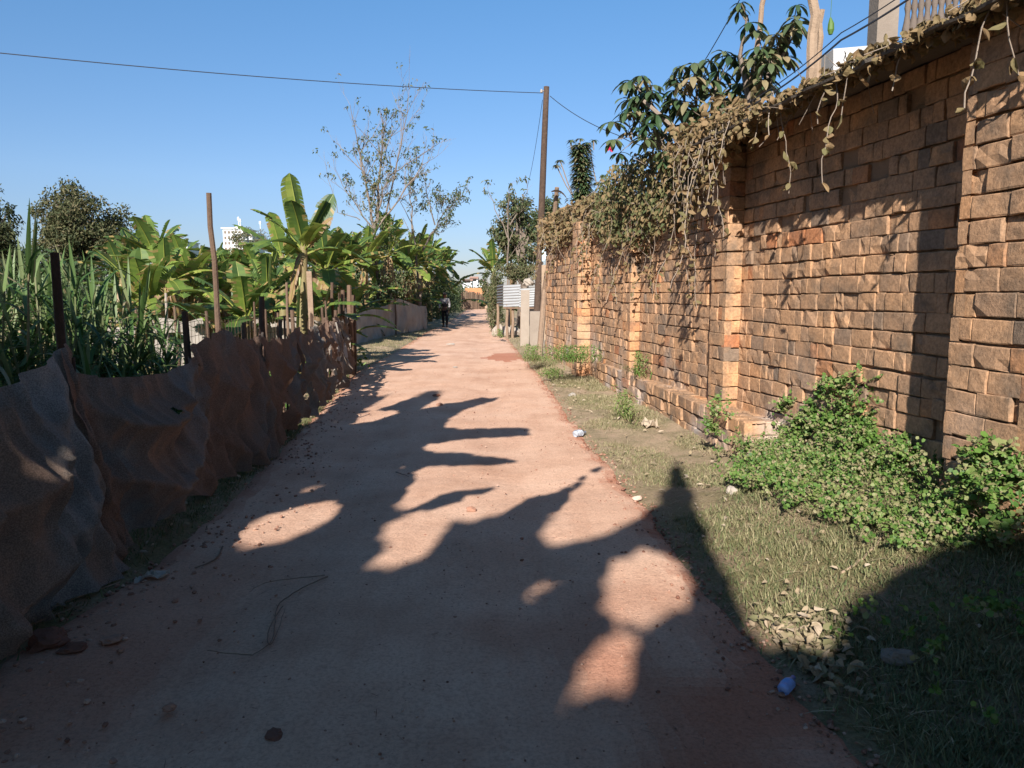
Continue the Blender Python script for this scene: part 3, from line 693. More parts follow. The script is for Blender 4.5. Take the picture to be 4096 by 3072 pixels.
# ------------------------------------------------------------ undergrowth and far vegetation
def clump(mb, c, rad, n, size, lo=.0, hi=1.0, upb=.3, asp=.5):
    c = V(c)
    for _ in range(n):
        d = rdir(); r = R.random() ** .45
        p = c + V((d.x * rad[0], d.y * rad[1], d.z * rad[2])) * r
        mb.leaf(p, rdir() + V((0, 0, -.3)), rdir() + V((0, 0, upb)), size * rr(.6, 1.3), size * asp * rr(.7, 1.3), rr(lo, hi))
def crown(name, label, base, centre, radii, nclump, nleaf, size, matl, cat='tree', lo=0, hi=1, trunk=.15, group=None, seed=3, crad=.28):
    global R
    keep = R; R = random.Random(seed)
    t_ = thing(name, label, cat, base, group); b = MB(); c = V(centre); base = V(base)
    b.tube([base - V((0, 0, .2)), lerp(base, c, .5) + V((rr(-.2, .2), 0, 0)), c], [trunk * 1.3, trunk, trunk * .5], 8, .4)
    cr_ = MB()
    for i in range(nclump):
        d = rdir(); r = rr(.35, 1.0)
        q = c + V((d.x * radii[0], d.y * radii[1], d.z * radii[2])) * r
        b.tube([lerp(base, c, rr(.55, 1)), lerp(c, q, .5) + V((0, 0, -.1)), q], [trunk * .35, trunk * .2, trunk * .07], 4, .5, cap=False)
        k_ = rr(.7, 1.3) * crad; tone = rr(-.2, .2)
        clump(cr_, q, (radii[0] * k_, radii[1] * k_, radii[2] * k_ * .8), nleaf, size, max(0, lo + tone), min(1, hi + tone), asp=.45)
    b.build('trunk', M_bark, t_); cr_.build('crown', matl, t_); R = keep; return t_
c_ = at(318, 905, 38); crown('round_tree', 'big round olive-brown tree on the left skyline', (c_.x, 38, 0), c_ - V((0, 0, .5)), (2.25, 2.0, 2.5), 110, 150, .18, M_tree, seed=41, trunk=.25, lo=.25, hi=1)
c_ = at(240, 860, 40); crown('round_tree', 'pale-topped tree growing against the big round tree', (c_.x, 40, 0), c_ , (1.2, 1.2, 1.5), 26, 90, .16, M_tree, seed=42, trunk=.18, lo=.5, hi=1)
c_ = at(-40, 900, 26); crown('round_tree', 'dark leafy tree cut by the left picture edge', (c_.x, 26, 0), c_ - V((0, 0, .4)), (.95, .9, 1.7), 50, 120, .14, M_tree, seed=43, trunk=.2, lo=0, hi=.6)
c_ = at(530, 1010, 42); crown('round_tree', 'low dark tree just right of the big round tree', (c_.x, 42, 0), c_, (1.3, 1.2, 1.1), 26, 90, .18, M_bush, seed=44, trunk=.2, lo=0, hi=.5)
c_ = at(60, 1050, 34); crown('round_tree', 'dark low tree behind the tall reeds at the left edge', (c_.x, 34, 0), c_, (2.4, 1.2, 1.3), 40, 100, .2, M_bush, seed=45, trunk=.2, lo=0, hi=.6)
# right side background
c_ = at(2085, 930, 34); crown('leafy_tree', 'dense olive tree behind the utility pole', (c_.x, 34, 0), c_, (1.5, 1.2, 1.6), 50, 130, .15, M_bush, seed=46, trunk=.2, lo=.2, hi=1)
c_ = at(2200, 900, 30); crown('leafy_tree', 'dense tree between the utility pole and the wall end', (c_.x, 30, 0), c_, (.75, .9, 1.3), 30, 110, .13, M_bush, seed=47, trunk=.15, lo=.1, hi=.7)
c_ = at(2080, 1085, 27.5); crown('climbing_shrub', 'leafy climber heaped over the tin sheets', (c_.x, 27.5, 0), c_, (.85, .5, .42), 34, 90, .085, M_bush, cat='shrub', seed=48, trunk=.05, lo=.5, hi=1, crad=.35)
c_ = at(1985, 1190, 30); crown('roadside_hedge', 'tall dusty shrub at the right lane edge left of the tin sheets', (c_.x, 30, 0), c_, (.42, .6, 1.35), 60, 80, .085, M_bush, cat='shrub', seed=49, trunk=.06, lo=.4, hi=1, crad=.3)
c_ = at(1952, 1140, 46); crown('roadside_hedge', 'thin grey shrub behind the tall dusty shrub', (c_.x, 46, 0), c_, (.5, .6, 1.0), 20, 60, .12, M_bush, cat='shrub', seed=50, trunk=.06, lo=.2, hi=.8)
# dense low undergrowth beneath the bananas
ug = MB()
for i in range(330):
    Y = rr(19, 34); px = rr(350, 1790); p = at(px, 1300, Y)
    if p.x > (xl(Y) - .9 if Y < 14 or Y > 33 else -6.2 if Y < 24 else -4.9 + (Y - 24) * .05): continue
    h = rr(.2, 1.9 if Y > 23 else 1.1); clump(ug, (p.x, Y, h), (.55, .5, .45), 26, .26, 0, .6, asp=.4)
for i in range(260):
    Y = rr(31.5, 66); x = xl(Y) - rr(.3, 2.0); clump(ug, (x, Y, rr(.1, 2.4)), (.4, .7, .5), 44, .17, 0, .6, asp=.45)
for i in range(200):
    Y = rr(26, 40); p = at(rr(-100, 1500), 1300, Y); clump(ug, (p.x, Y, rr(.3, 3.0 if p.x < -14 else 2.4)), (.9, .6, .6), 50, .24, 0, .55, asp=.45)
tag(ug.build('undergrowth', M_bush), 'dark green undergrowth filling the banana plantation', 'undergrowth', kind='stuff')
# strip of far scrub hiding the horizon
fsx = MB()
for i in range(420):
    Y = rr(60, 120); x = rr(-70, 20)
    if -8 < x * 70 / Y < .5 and Y < 84: continue
    if x > -3: continue
    clump(fsx, (x, Y, rr(0, 1.3)), (1.6, 1.2, .8), 14, .7, 0, 1, asp=.5)
for i in range(90): clump(fsx, (rr(-13, -2), rr(88, 112), rr(0, 2.3)), (1.4, 1.2, .6), 26, .45, .3, 1, asp=.5)
tag(fsx.build('far_scrub', M_bush), 'low green scrub on the far horizon beyond the lane', 'scrub', kind='stuff')

# ------------------------------------------------------------ sparse trees (bare twigs, few leaves)
def sparse_tree(name, label, base, stems, leafmat, seed, depth=4, lsize=.10, lden=.5, group=None, cat='tree', spread=.5, r0=.05, low=None):
    """stems: list of (start, end) main limbs"""
    global R
    keep = R; R = random.Random(seed)
    t_ = thing(name, label, cat, base, group); b = MB(); lf = MB()
    def leaves(p, d, n):
        for _ in range(n):
            q = p + rdir() * .10
            lf.leaf(q, rdir() + V((0, 0, -.8)), rdir(), lsize * rr(.7, 1.3), lsize * .42, rr(.1, .95))
    def grow(p, d, l, r, k):
        pts = [p]; q = p; dd = d.normalized()
        for i in range(4):
            dd = (dd + rdir() * .16 + V((0, 0, .04))).normalized(); q = q + dd * l / 4; pts.append(q)
        b.tube(pts, [lerp(r, r * .55, i / 4) for i in range(5)], 5 if k > 1 else 4, rr(.3, .8), cap=False)
        if k == 0:
            if R.random() < lden: leaves(q, dd, R.randint(3, 9))
            return
        if R.random() < lden * .5: leaves(pts[2], dd, R.randint(1, 5))
        for i in range(R.choice((2, 3, 3))):
            s0 = pts[R.randint(2, 4)]; grow(s0, (dd + rdir() * spread + V((0, 0, .1))).normalized(), l * rr(.5, .8), r * .55, k - 1)
    for (a, e, r, k) in stems:
        a = V(a); e = V(e); n = 6; pts = [lerp(a, e, i / n) + (rdir() * .05 if 0 < i < n else V((0, 0, 0))) for i in range(n + 1)]
        b.tube(pts, [lerp(r, r * .35, i / n) for i in range(n + 1)], 7, rr(.3, .7), cap=False)
        L_ = (e - a).length
        for i in range(2, n + 1):
            for _ in range(2 if k > 1 else 1):
                grow(pts[i], ((e - a).normalized() + rdir() * spread * 1.3 + V((0, 0, .1))).normalized(), L_ * rr(.16, .34), r * .3, k)
    if low:
        for (c, rad, n) in low: clump(lf, c, rad, n, lsize * .9, .2, 1)
    b.build('trunk', M_bark, t_); lf.build('crown', leafmat, t_); R = keep; return t_
TY = 27.0
j0 = at(1520, 1130, TY); j1 = at(1500, 930, TY)
b0 = V((j0.x, TY, 0))
sparse_tree('slender_tree', 'tall slender nearly bare tree rising over the banana plants', b0,
    [(b0, j1, .10, 0), (j1, at(1440, 620, TY), .055, 3), (j1, at(1530, 560, TY + .4), .06, 3), (at(1545, 850, TY), at(1630, 450, TY), .035, 2), (j1, at(1690, 660, TY), .04, 2), (j1, at(1370, 740, TY), .03, 2), (at(1460, 700, TY), at(1400, 420, TY), .022, 1),
     (at(1560, 700, TY), at(1760, 570, TY), .022, 1), (at(1460, 690, TY), at(1330, 560, TY - .5), .018, 1), (j1, at(1530, 760, TY - .4), .05, 2), (at(1440, 880, TY), at(1350, 850, TY), .018, 0), (at(1350, 850, TY), at(1300, 650, TY), .012, 1)],
    M_bush, 101, lsize=.12, lden=.24, spread=.48,
    low=[(at(1500, 800, TY), (.6, .5, 1.2), 190), (at(1490, 640, TY), (.5, .45, .9), 80), (at(1520, 960, TY - .3), (.65, .5, .9), 420), (at(1590, 1130, TY - .3), (.8, .5, .7), 380)])
b1 = G(1690, 31)
sparse_tree('slender_tree', 'smaller bare twiggy tree right of the tall slender tree', b1,
    [(b1, at(1650, 900, 31), .07, 0), (at(1650, 950, 31), at(1640, 720, 31), .04, 3), (at(1690, 1000, 31), at(1790, 830, 31), .045, 3), (at(1740, 900, 31), at(1700, 730, 31), .03, 2), (at(1780, 850, 31), at(1850, 780, 31), .02, 2)],
    M_bush, 102, lsize=.12, lden=.3, spread=.6, low=[(at(1700, 820, 31), (.8, .5, .6), 110), (at(1650, 1000, 31), (.4, .4, .9), 160)])
b2 = G(2035, 33)
sparse_tree('slender_tree', 'sparse tree with scattered dry leaves left of the utility pole', b2,
    [(b2, at(2030, 900, 33), .06, 0), (at(2030, 950, 33), at(1960, 780, 33), .03, 1), (at(2030, 930, 33), at(2035, 760, 33), .03, 1), (at(2040, 900, 33), at(2110, 770, 33), .03, 1)],
    M_bush, 103, lsize=.17, lden=.6, spread=.6)

# ------------------------------------------------------------ elephant grass at the left
def reeds(px, Y, H, n, seed, label):
    global R
    keep = R; R = random.Random(seed); c = G(px, Y)
    H *= 1.14; t_ = thing('elephant_grass', label, 'reed clump', c, 'tall reed clumps at the left edge'); st = MB(); bl_ = MB()
    for i in range(n):
        p = c + V((rr(-.38, .38), rr(-.3, .3), 0)); lean = V((rr(-.22, .22), rr(-.2, .2), 1)).normalized(); h = H * rr(.55, 1.0)
        pts = [p, p + lean * h * .35, p + lean * h * .72 + V((rr(-.03, .03), 0, 0))]
        st.tube(pts, [.014, .012, .007], 5, rr(.75, 1.0), cap=False)
        for k_ in range(11):
            t = rr(.12, .74); q = p + lean * h * t; a = rr(0, 6.28); el = rr(.6, 1.35)
            bl_.blade(q, V((cos(a) * cos(el), sin(a) * cos(el), sin(el))), rr(.55, .95), rr(.026, .045), rr(1.2, 2.8), 7, rr(.85, 1) if R.random() < .12 else rr(.05, .75), fold=.3)
        for k_ in range(2):
            a = rr(0, 6.28); bl_.blade(p + lean * h * .7, V((cos(a) * .2, sin(a) * .2, 1)), rr(.4, .62), .04, rr(.1, .6), 6, rr(.4, .8), fold=.3)
    st.build('canes', M_cane, t_); bl_.build('blades', M_cane, t_); R = keep
for i, (px, Y, H, n, lab) in enumerate([(-120, 7.0, 2.1, 16, 'reed clump cut off by the left picture edge'), (60, 6.2, 2.3, 18, 'tallest reed clump by the left edge with thick pale canes'), (190, 7.2, 2.1, 16, 'reed clump directly behind the tall dark fence post'), (330, 6.8, 1.75, 16, 'reed clump just right of the tall dark fence post'),
        (430, 7.6, 1.85, 16, 'reed clump with one straight blade sticking up highest'), (520, 7.3, 1.15, 12, 'short drooping reed clump at the right end of the reeds'), (120, 8.6, 2.1, 16, 'reed clump standing behind the tallest one'), (300, 9.0, 2.0, 15, 'reed clump farthest back in the middle of the reeds'), (0, 5.5, 1.3, 12, 'low reed clump close behind the cloth fence'), (250, 6.0, 1.0, 12, 'small low reed clump right behind the cloth fence')]):
    reeds(px, Y, H, n, 200 + i, lab)
# dry litter on the field floor behind the fence
dl = MB()
for i in range(1500):
    x = rr(-6, -2.8); y = rr(4.5, 12); z = hgt(x, y) + rr(0, .10)
    a = rr(0, 6.28); dl.blade((x, y, z), (cos(a), sin(a), rr(-.1, .5)), rr(.1, .35), .02, .6, 3, rr(.6, 1))
tag(dl.build('straw_litter', M_cane), 'orange-brown straw and cut stalks on the field floor behind the fence', 'straw', kind='stuff')
gf = MB()
for i in range(420):
    x = rr(-8.5, -3.0); y = rr(7, 16); clump(gf, (x, y, hgt(x, y) + rr(.05, .35)), (.2, .2, .18), 14, .10, .0, .7, asp=.6)
tag(gf.build('field_crop', M_weed), 'low leafy green crop growing behind the cloth fence', 'field crop', kind='stuff')

# ------------------------------------------------------------ cloth fences
def cloth_material():
    m = bpy.data.materials.new('brown_shade_cloth'); m.use_nodes = True; n = m.node_tree; n.nodes.clear(); L = n.links.new; N = n.nodes.new
    out = N('ShaderNodeOutputMaterial'); pb = N('ShaderNodeBsdfPrincipled'); pb.inputs['Roughness'].default_value = .95; pb.inputs['Specular IOR Level'].default_value = .1
    g_ = N('ShaderNodeNewGeometry'); t = N('ShaderNodeTexNoise'); t.inputs['Scale'].default_value = 1.8; t.inputs['Detail'].default_value = 7; t.inputs['Roughness'].default_value = .6; L(g_.outputs['Position'], t.inputs['Vector'])
    a = N('ShaderNodeAttribute'); a.attribute_name = 'v'; ad = N('ShaderNodeMath'); ad.operation = 'ADD'; L(t.outputs['Fac'], ad.inputs[0]); 
    sb = N('ShaderNodeMath'); sb.operation = 'SUBTRACT'; L(a.outputs['Fac'], sb.inputs[0]); sb.inputs[1].default_value = .5; L(sb.outputs[0], ad.inputs[1])
    c = N('ShaderNodeValToRGB'); e = c.color_ramp.elements; e[0].position = .32; e[0].color = (.27, .165, .115, 1); e[1].position = .8; e[1].color = (.33, .29, .26, 1)
    q = e.new(.5); q.color = (.24, .17, .13, 1); q = e.new(.62); q.color = (.21, .19, .17, 1); L(ad.outputs[0], c.inputs[0])
    wv = N('ShaderNodeTexNoise'); wv.inputs['Scale'].default_value = 160; wv.inputs['Detail'].default_value = 2; L(g_.outputs['Position'], wv.inputs['Vector'])
    r = N('ShaderNodeValToRGB'); r.color_ramp.elements[0].position = .35; r.color_ramp.elements[0].color = (.6, .6, .6, 1); r.color_ramp.elements[1].position = .65; r.color_ramp.elements[1].color = (1.15, 1.15, 1.15, 1); L(wv.outputs['Fac'], r.inputs[0])
    mx = N('ShaderNodeMix'); mx.data_type = 'RGBA'; mx.blend_type = 'MULTIPLY'; mx.inputs[0].default_value = 1; L(c.outputs[0], mx.inputs[6]); L(r.outputs[0], mx.inputs[7])
    L(mx.outputs[2], pb.inputs['Base Color'])
    bp = N('ShaderNodeBump'); bp.inputs['Strength'].default_value = .8; bp.inputs['Distance'].default_value = .005; L(wv.outputs['Fac'], bp.inputs['Height']); L(bp.outputs[0], pb.inputs['Normal'])
    tr = N('ShaderNodeBsdfTranslucent'); ms = N('ShaderNodeMixShader'); ms.inputs[0].default_value = .28; L(mx.outputs[2], tr.inputs[0]); L(pb.outputs[0], ms.inputs[1]); L(tr.outputs[0], ms.inputs[2]); L(ms.outputs[0], out.inputs[0]); return m
M_cloth = cloth_material()
FB = [gp(*q, .03) for q in ((-330, 2750), (60, 2500), (350, 2255), (720, 2040), (1080, 1800), (1250, 1665), (1335, 1570), (1405, 1475))]
FBT = [(p.y, p.x) for p in FB]
def fx(y): return interp(FBT, y)
FENCE = thing('cloth_fence', 'long sagging brown shade-cloth fence on stakes along the left lane edge', 'fence', (fx(6), 6, 0))
# panels: (y start, y end, [(t, ztop)...], tone)
def ztop_px(px, py, y): return at(px, py, y).z
def panel(mb, ya, yb, top, bot, tone, seed, amp=.05, off=0.0, belly=.0, holes=.0, pleat=3.2, xf=fx, nv=48, rag=0.0, skew=0.0, swag=.09):
    n = max(10, int((yb - ya) / .02)); rows = []
    for i in range(n + 1):
        t = i / n; y = lerp(ya, yb, t); zt = interp(top, t); zb = interp(bot, t) + .07 * nz(y * 2.6, seed); r = []
        for j in range(nv + 1):
            s_ = j / nv; z = lerp(zt, zb, s_) + rag * (1 - s_) * .05 * nz(y * 25, seed)
            f = .35 + .65 * s_
            yy = y + skew * s_ + .05 * nz(y * 3, z * 2, seed) * s_
            dx = amp * (2.6 * nz(yy * pleat + z * .8, z * .7, seed) + 1.5 * (.35 - abs(nz(yy * pleat * 1.6 - z * .9, z * .8, seed + 3))) + .7 * nz(yy * pleat * 4, z * 1.3, seed + 9)) * f * 1.25 + .03 * nz(yy * 7, z * 7, seed + 5)
            dx += (.05 + belly * .6) * s_ ** 1.5 * (.6 + .8 * nz(y * 1.7, 4, seed)) - .04
            ph = s_ * 1.9 - 1.5 * sin(pi * t) * (1 - .3 * s_) + .5 * nz(y * 1.3, z, seed + 41); dx += swag * (1 - abs((ph % 1.0) * 2 - 1)) ** 1.6 * (.25 + sin(pi * t)) * sm(s_ * 4)
            q_ = yy * 3.1 + z * (1.6 + nz(y, 0, seed)); dx += .055 * (1 - abs(((q_ + .5 * nz(y * 2, z * 2, seed + 31)) % 1.0) * 2 - 1)) ** 2 * (.3 + s_)
            dx += .05 * (1 - abs(((yy * 5.5 + .9 * nz(y * 2, z * .8, seed + 71)) % 1.0) * 2 - 1)) ** 2.5 * (.5 + .5 * nz(y * 1.4, 0, seed + 75)) * 1.6
            wr = nz(yy * 16 + z * 5, z * 9 - yy * 4, seed + 51); dx += .016 * (.4 - abs(wr)) + .007 * (.4 - abs(nz(yy * 38, z * 30, seed + 61)))
            dx += belly * sin(pi * min(1, s_ * 1.05)) * sin(pi * t) + .35 * amp * abs(nz(yy * 6 + z * 2.2, z * 4.0 - yy, seed + 11))
            r.append(V((xf(y) + off + dx, yy, z)))
        rows.append(r)
    nn_ = len(rows)
    mb.grid(rows, tone, skip=(lambda i, j: holes and nz(rows[i][j].y * 5.5, rows[i][j].z * 5.5, seed + 20) > holes) if holes else None, vf=lambda i, j: tone + .25 * nz(rows[i][j].y * 2.1, rows[i][j].z * .5, seed))
for k_, (ya, yb, top, bot, tone, kw) in enumerate([
    (1.9, 4.22, [(0, .95), (.5, 1.08), (.85, 1.24), (.96, 1.32), (1, 1.2)], [(0, .04), (.8, .03), (1, .06)], .50, dict(amp=.06, belly=.16, skew=.1, swag=.10)),
    (4.0, 5.62, [(0, 1.30), (.1, 1.16), (.25, 1.09), (.5, 1.05), (.75, 1.03), (.9, 1.07), (1, 1.16)], [(0, .05), (.4, .10), (1, .08)], .44, dict(amp=.05, belly=.07, holes=.55, swag=.16)),
    (5.5, 7.15, [(0, 1.10), (.25, 1.24), (.42, 1.30), (.6, 1.20), (.85, 1.16), (1, 1.22)], [(0, .12), (.6, .05), (1, .03)], .50, dict(amp=.075, belly=.04, rag=.8)),
    (7.1, 8.6, [(0, 1.26), (.1, 1.16), (.5, 1.10), (.8, 1.12), (1, 1.2)], [(0, .08), (1, .15)], .40, dict(amp=.06, holes=.45, rag=.9)),
    (8.5, 10.2, [(0, 1.20), (.3, 1.08), (.6, 1.16), (1, 1.12)], [(0, .12), (1, .12)], .5, dict(amp=.06, holes=.32, rag=1.0)),
    (10.1, 12.2, [(0, 1.12), (.3, 1.20), (.6, 1.10), (1, 1.22)], [(0, .12), (1, .15)], .55, dict(amp=.06, holes=.30, rag=1.2)),
    (12.1, 14.3, [(0, 1.2), (.4, 1.12), (.8, 1.25), (1, 1.3)], [(0, .12), (1, .15)], .6, dict(amp=.06, holes=.30, rag=1.4))]):
    pm_ = MB(); panel(pm_, ya, yb, top, bot, tone, 300 + k_ * 7, **kw); pm_.build('cloth_panel', M_cloth, FENCE, smooth=True)
# torn light rags on the far end
rg_ = MB()
for i in range(30):
    y = rr(10.2, 14.6); z = rr(.45, 1.2); rg_.blade((fx(y) + rr(.02, .1), y, z), (rr(-.2, .5), rr(-.6, .6), -1), rr(.10, .40), rr(.03, .10), .3, 4, rr(.5, 1), wid=lambda t: 1 - .5 * t)
rg_.build('torn_rags', M_net_pale, FENCE, kind='stuff')
def post(mb, x, y, z0, z1, r, lx=0.0, ly=0.0, val=.3, n=7):
    p0 = V((x, y, z0)); p1 = V((x + lx, y + ly, z1)); pts = [lerp(p0, p1, t) + V((rr(-1, 1), rr(-1, 1), 0)) * r * .35 for t in (0, .25, .5, .75, 1)]
    mb.tube(pts, [r * 1.08, r, r * .98, r * .95, r * .88], n, val, jit=.06)
for (px, Y, py, r, lx, val) in [(215, 4.35, 1010, .034, -.05, .0), (283, 4.55, 1430, .030, .0, .0), (742, 6.0, 1245, .035, .0, .1), (975, 7.3, 1290, .03, 0, .3), (1045, 7.9, 1185, .04, 0, .12), (1120, 8.9, 1280, .03, 0, .3), (1170, 9.6, 1240, .035, .02, .35), (1245, 10.6, 1255, .03, 0, .3), (1300, 11.8, 1270, .035, 0, .25), (1340, 12.6, 1240, .04, 0, .2), (1370, 13.4, 1160, .05, .02, .25), (1395, 14.0, 1140, .06, -.03, .45), (1415, 14.3, 1180, .05, .03, .2)]:
    pm_ = MB(); p = at(px, py, Y); post(pm_, p.x - lx, Y, -.05, p.z, r * .82, lx, 0, val); pm_.build('fence_post', M_wood, FENCE)
for i in range(9):
    y = rr(6.5, 14.2); pm_ = MB(); post(pm_, fx(y) - rr(.04, .16), y, -.05, rr(1.15, 1.65), rr(.010, .020), rr(-.08, .08), rr(-.06, .06), rr(0, .5), 6); pm_.build('fence_stake', M_wood, FENCE)
# separate poles and boards standing in the field
def pole(name, label, top, bottom, r, val, cat='pole', Y=None, matl=None, grp=None, n=8):
    mb = MB(); a = V(bottom); e = V(top); k_ = 7
    pts = [lerp(a, e, i / k_) + (V((nz(i * .9, r * 50), nz(i * .8, 3.3), 0)) * r * .9) for i in range(k_ + 1)]
    mb.tube(pts, [lerp(r * 1.05, r * .9, i / k_) for i in range(k_ + 1)], n, val, jit=.05)
    o = mb.build(name, matl or M_wood); tag(o, label, cat, grp); return o
q = at(873, 1380, 9.2); pole('wooden_pole', 'tall dark pole leaning left in front of the yellow banana leaves', at(836, 772, 9.2), (q.x + .05, 9.2, 0), .036, .3)
q = at(660, 1350, 9.5); pole('metal_post', 'thin pale grey metal post behind the cloth fence', at(663, 1172, 9.5), (q.x, 9.5, 0), .018, .8, cat='post', matl=M_conc)
q = at(1150, 1330, 11); pole('wooden_stake', 'thin brown stake in front of the tallest banana plant', at(1147, 1130, 11), (q.x, 11, 0), .022, .45, cat='stake')
mb = MB(); q = at(1245, 1300, 12.2); mb.box(at(1232, 1085, 12.2) * 1 + V((-.0, 0, 0)) - V((0, 0, at(1232, 1085, 12.2).z)), V((.085, 0, 0)), V((0, .03, 0)), V((-.03, 0, at(1232, 1085, 12.2).z)), .75)
tag(mb.build('wooden_plank', M_wood), 'pale upright plank right of the tallest banana plant', 'plank')
q = at(1325, 1300, 16); pole('wooden_stake', 'dark stake beside the torn rags at the fence end', at(1330, 1130, 13.0), (at(1330, 1300, 13).x, 13, 0), .03, .2, cat='stake')

# pale net fence further on, facing the sun
nb = [gp(*q) for q in ((1395, 1400), (1440, 1375), (1560, 1352), (1640, 1335), (1705, 1318))]
def poly_at(ps, t):
    t = t * (len(ps) - 1); i = min(int(t), len(ps) - 2); return lerp(ps[i], ps[i + 1], t - i)
NET = thing('net_fence', 'pale sunlit net fence draped between stakes along the lane ahead', 'fence', nb[2])
mb = MB(); rows = []; tops = [(0, 1.30), (.12, .95), (.3, 1.05), (.46, 1.12), (.55, 1.38), (.62, 1.36), (.75, 1.2), (.88, 1.05), (1, 1.0)]
for i in range(171):
    t = i / 170; p = poly_at(nb, t); zt = interp(tops, t); r = []
    for j in range(25):
        s_ = j / 24; d = .14 * nz(t * 13 + s_ * .7, s_ * 1.2, 4) + .07 * nz(t * 34, s_ * 2, 9)
        r.append(V((p.x + d * .9 + .12 * s_ * sin(t * 9), p.y - .45 * s_ * s_ * (t < .6) * .5 - d * 1.6, lerp(zt, .02, s_))))
    rows.append(r)
mb.grid(rows); mb.build('net_panel', M_net_pale, NET, smooth=True)
for t, z in ((0.0, 1.4), (.3, 1.2), (.57, 1.5), (.72, 1.35), (.88, 1.25), (1, 1.2)):
    p = poly_at(nb, t); pm_ = MB(); post(pm_, p.x, p.y + .06, -.05, z, .03, 0, 0, .3); pm_.build('fence_post', M_wood, NET)
# far pale cloth fence across the field
FC = thing('cloth_fence', 'low beige cloth fence crossing the field under the banana plants', 'fence', (-7, 14, 0))
mb = MB(); rows = []; a_, e_ = at(350, 1300, 13.2), at(1290, 1300, 14.5)
for i in range(121):
    t = i / 120; p = lerp(a_, e_, t); zt = 1.03 + .10 * abs(sin(t * 16)) - .28 * (t > .47) * (t < .6); rows.append([V((p.x, p.y + .05 * nz(t * 30, s_ * 2), lerp(zt, .0, s_))) for s_ in (0, .1, .25, .5, .75, 1)])
mb.grid(rows, .7); mb.build('cloth_panel', M_net_pale, FC, smooth=True)
for t in (.06, .2, .36, .5, .64, .8, .94):
    p = lerp(a_, e_, t); pm_ = MB(); post(pm_, p.x, p.y - .05, -.05, 1.12 + rr(0, .25), .025, 0, 0, .4); pm_.build('fence_post', M_wood, FC)
# wire mesh fence between
WF = thing('wire_fence', 'thin rusty wire mesh strung on stakes behind the cloth fence', 'fence', (-4, 9, 0))
mb = MB(); A_ = at(560, 1300, 8.6); B_ = at(1290, 1300, 11.8)
for z in (.5, .68, .86, 1.04, 1.22): mb.tube([lerp(A_, B_, t) * 1 + V((0, 0, z - lerp(A_, B_, t).z + .02 * sin(t * 25 + z))) for t in [i / 20 for i in range(21)]], .0035, 3, .5, cap=False)
for i in range(60): p = lerp(A_, B_, i / 59); mb.tube([V((p.x, p.y, .4)), V((p.x, p.y, 1.24))], .003, 3, .5, cap=False)
mb.build('wire_mesh', M_wood, WF)
for t in (0, .3, .62, 1): p = lerp(A_, B_, t); pm_ = MB(); post(pm_, p.x, p.y, -.05, 1.36, .022, 0, 0, .2); pm_.build('fence_post', M_wood, WF)

# ------------------------------------------------------------ utility pole, wires
UY = 21.5; ub = at(2150, 1240, UY); ut = at(2186, 347, UY)
UP = thing('utility_pole', 'tall dark leaning wooden utility pole at the end of the brick wall', 'utility pole', (ub.x, UY, 0))
mb = MB(); a = V((ub.x - .04, UY, 0)); pts = [lerp(a, ut, i / 9) + V((.02 * nz(i, 2), 0, 0)) for i in range(10)]; mb.tube(pts, [lerp(.115, .08, i / 9) for i in range(10)], 12, .08, jit=.03); mb.build('pole', M_wood, UP, smooth=True)
mb = MB(); ins = lerp(a, ut, .985); mb.tube([ins, ins + V((-.14, -.05, -.02))], .02, 6, .4); mb.tube([ins + V((-.14, -.05, -.06)), ins + V((-.14, -.05, 0)), ins + V((-.14, -.05, .03))], [.035, .03, .015], 8, .9); mb.build('insulator', M_conc, UP)
mb = MB()
for i in range(30):
    z = rr(.25, .40); c = lerp(a, ut, z); an = rr(-1.5, 3); mb.tube([c + V((cos(an) * .10, sin(an) * .1, 0)), c + V((rr(.0, .28), rr(-.2, .1), -rr(.1, .4)))], .005, 3, .8, cap=False)
mb.build('dry_climber', M_bark, UP)
def wire(label, pts, r=.009, name='overhead_wire', sagn=14):
    mb = MB(); P = []
    for (a_, e_, sg) in pts:
        for i in range(sagn + 1):
            t = i / sagn; P.append(lerp(V(a_), V(e_), t) - V((0, 0, sg * 4 * t * (1 - t))))
    mb.tube(P, r, 4, .3, cap=False); tag(mb.build(name, M_wire), label, 'wire', 'overhead wires'); 
e1 = at(2172, 372, UY); e2 = at(2200, 384, UY)
wire('long overhead wire crossing the sky from the left edge to the pole top', [(at(-260, 185, 14), e1, .12)], .010)
wire('overhead wire sloping from the pole top down behind the shrub on the right', [(e2, at(2470, 540, 17), .1), (at(2470, 540, 17), at(2640, 600, 16), .05)], .009)
wire('thin wire hanging from the pole top down to the sparse tree', [(at(2170, 400, UY), at(2108, 750, 30), .25)], .008)
wire('thin dark cable running up right behind the broad-leaved shrubs', [(at(2395, 790, 16), at(2545, 640, 13), .03), (at(2545, 640, 13), at(2770, 320, 11), .04), (at(2770, 320, 11), at(2990, -60, 9), .03)], .006)
for k_, (oa, lab) in enumerate([((3300, 352), 'thick twisted cable lying along the wall coping at top right'), ((3330, 322), 'thin cable just above the thick one along the coping')]):
    wire(lab, [(wpt(7.3, ZT + .14 + .04 * k_, .34), wpt(5.6, ZT + .26 + .05 * k_, .36), .05), (wpt(5.6, ZT + .26 + .05 * k_, .36), wpt(3.6, ZT + .45 + .06 * k_, .4), .06)], .007 - .003 * k_)

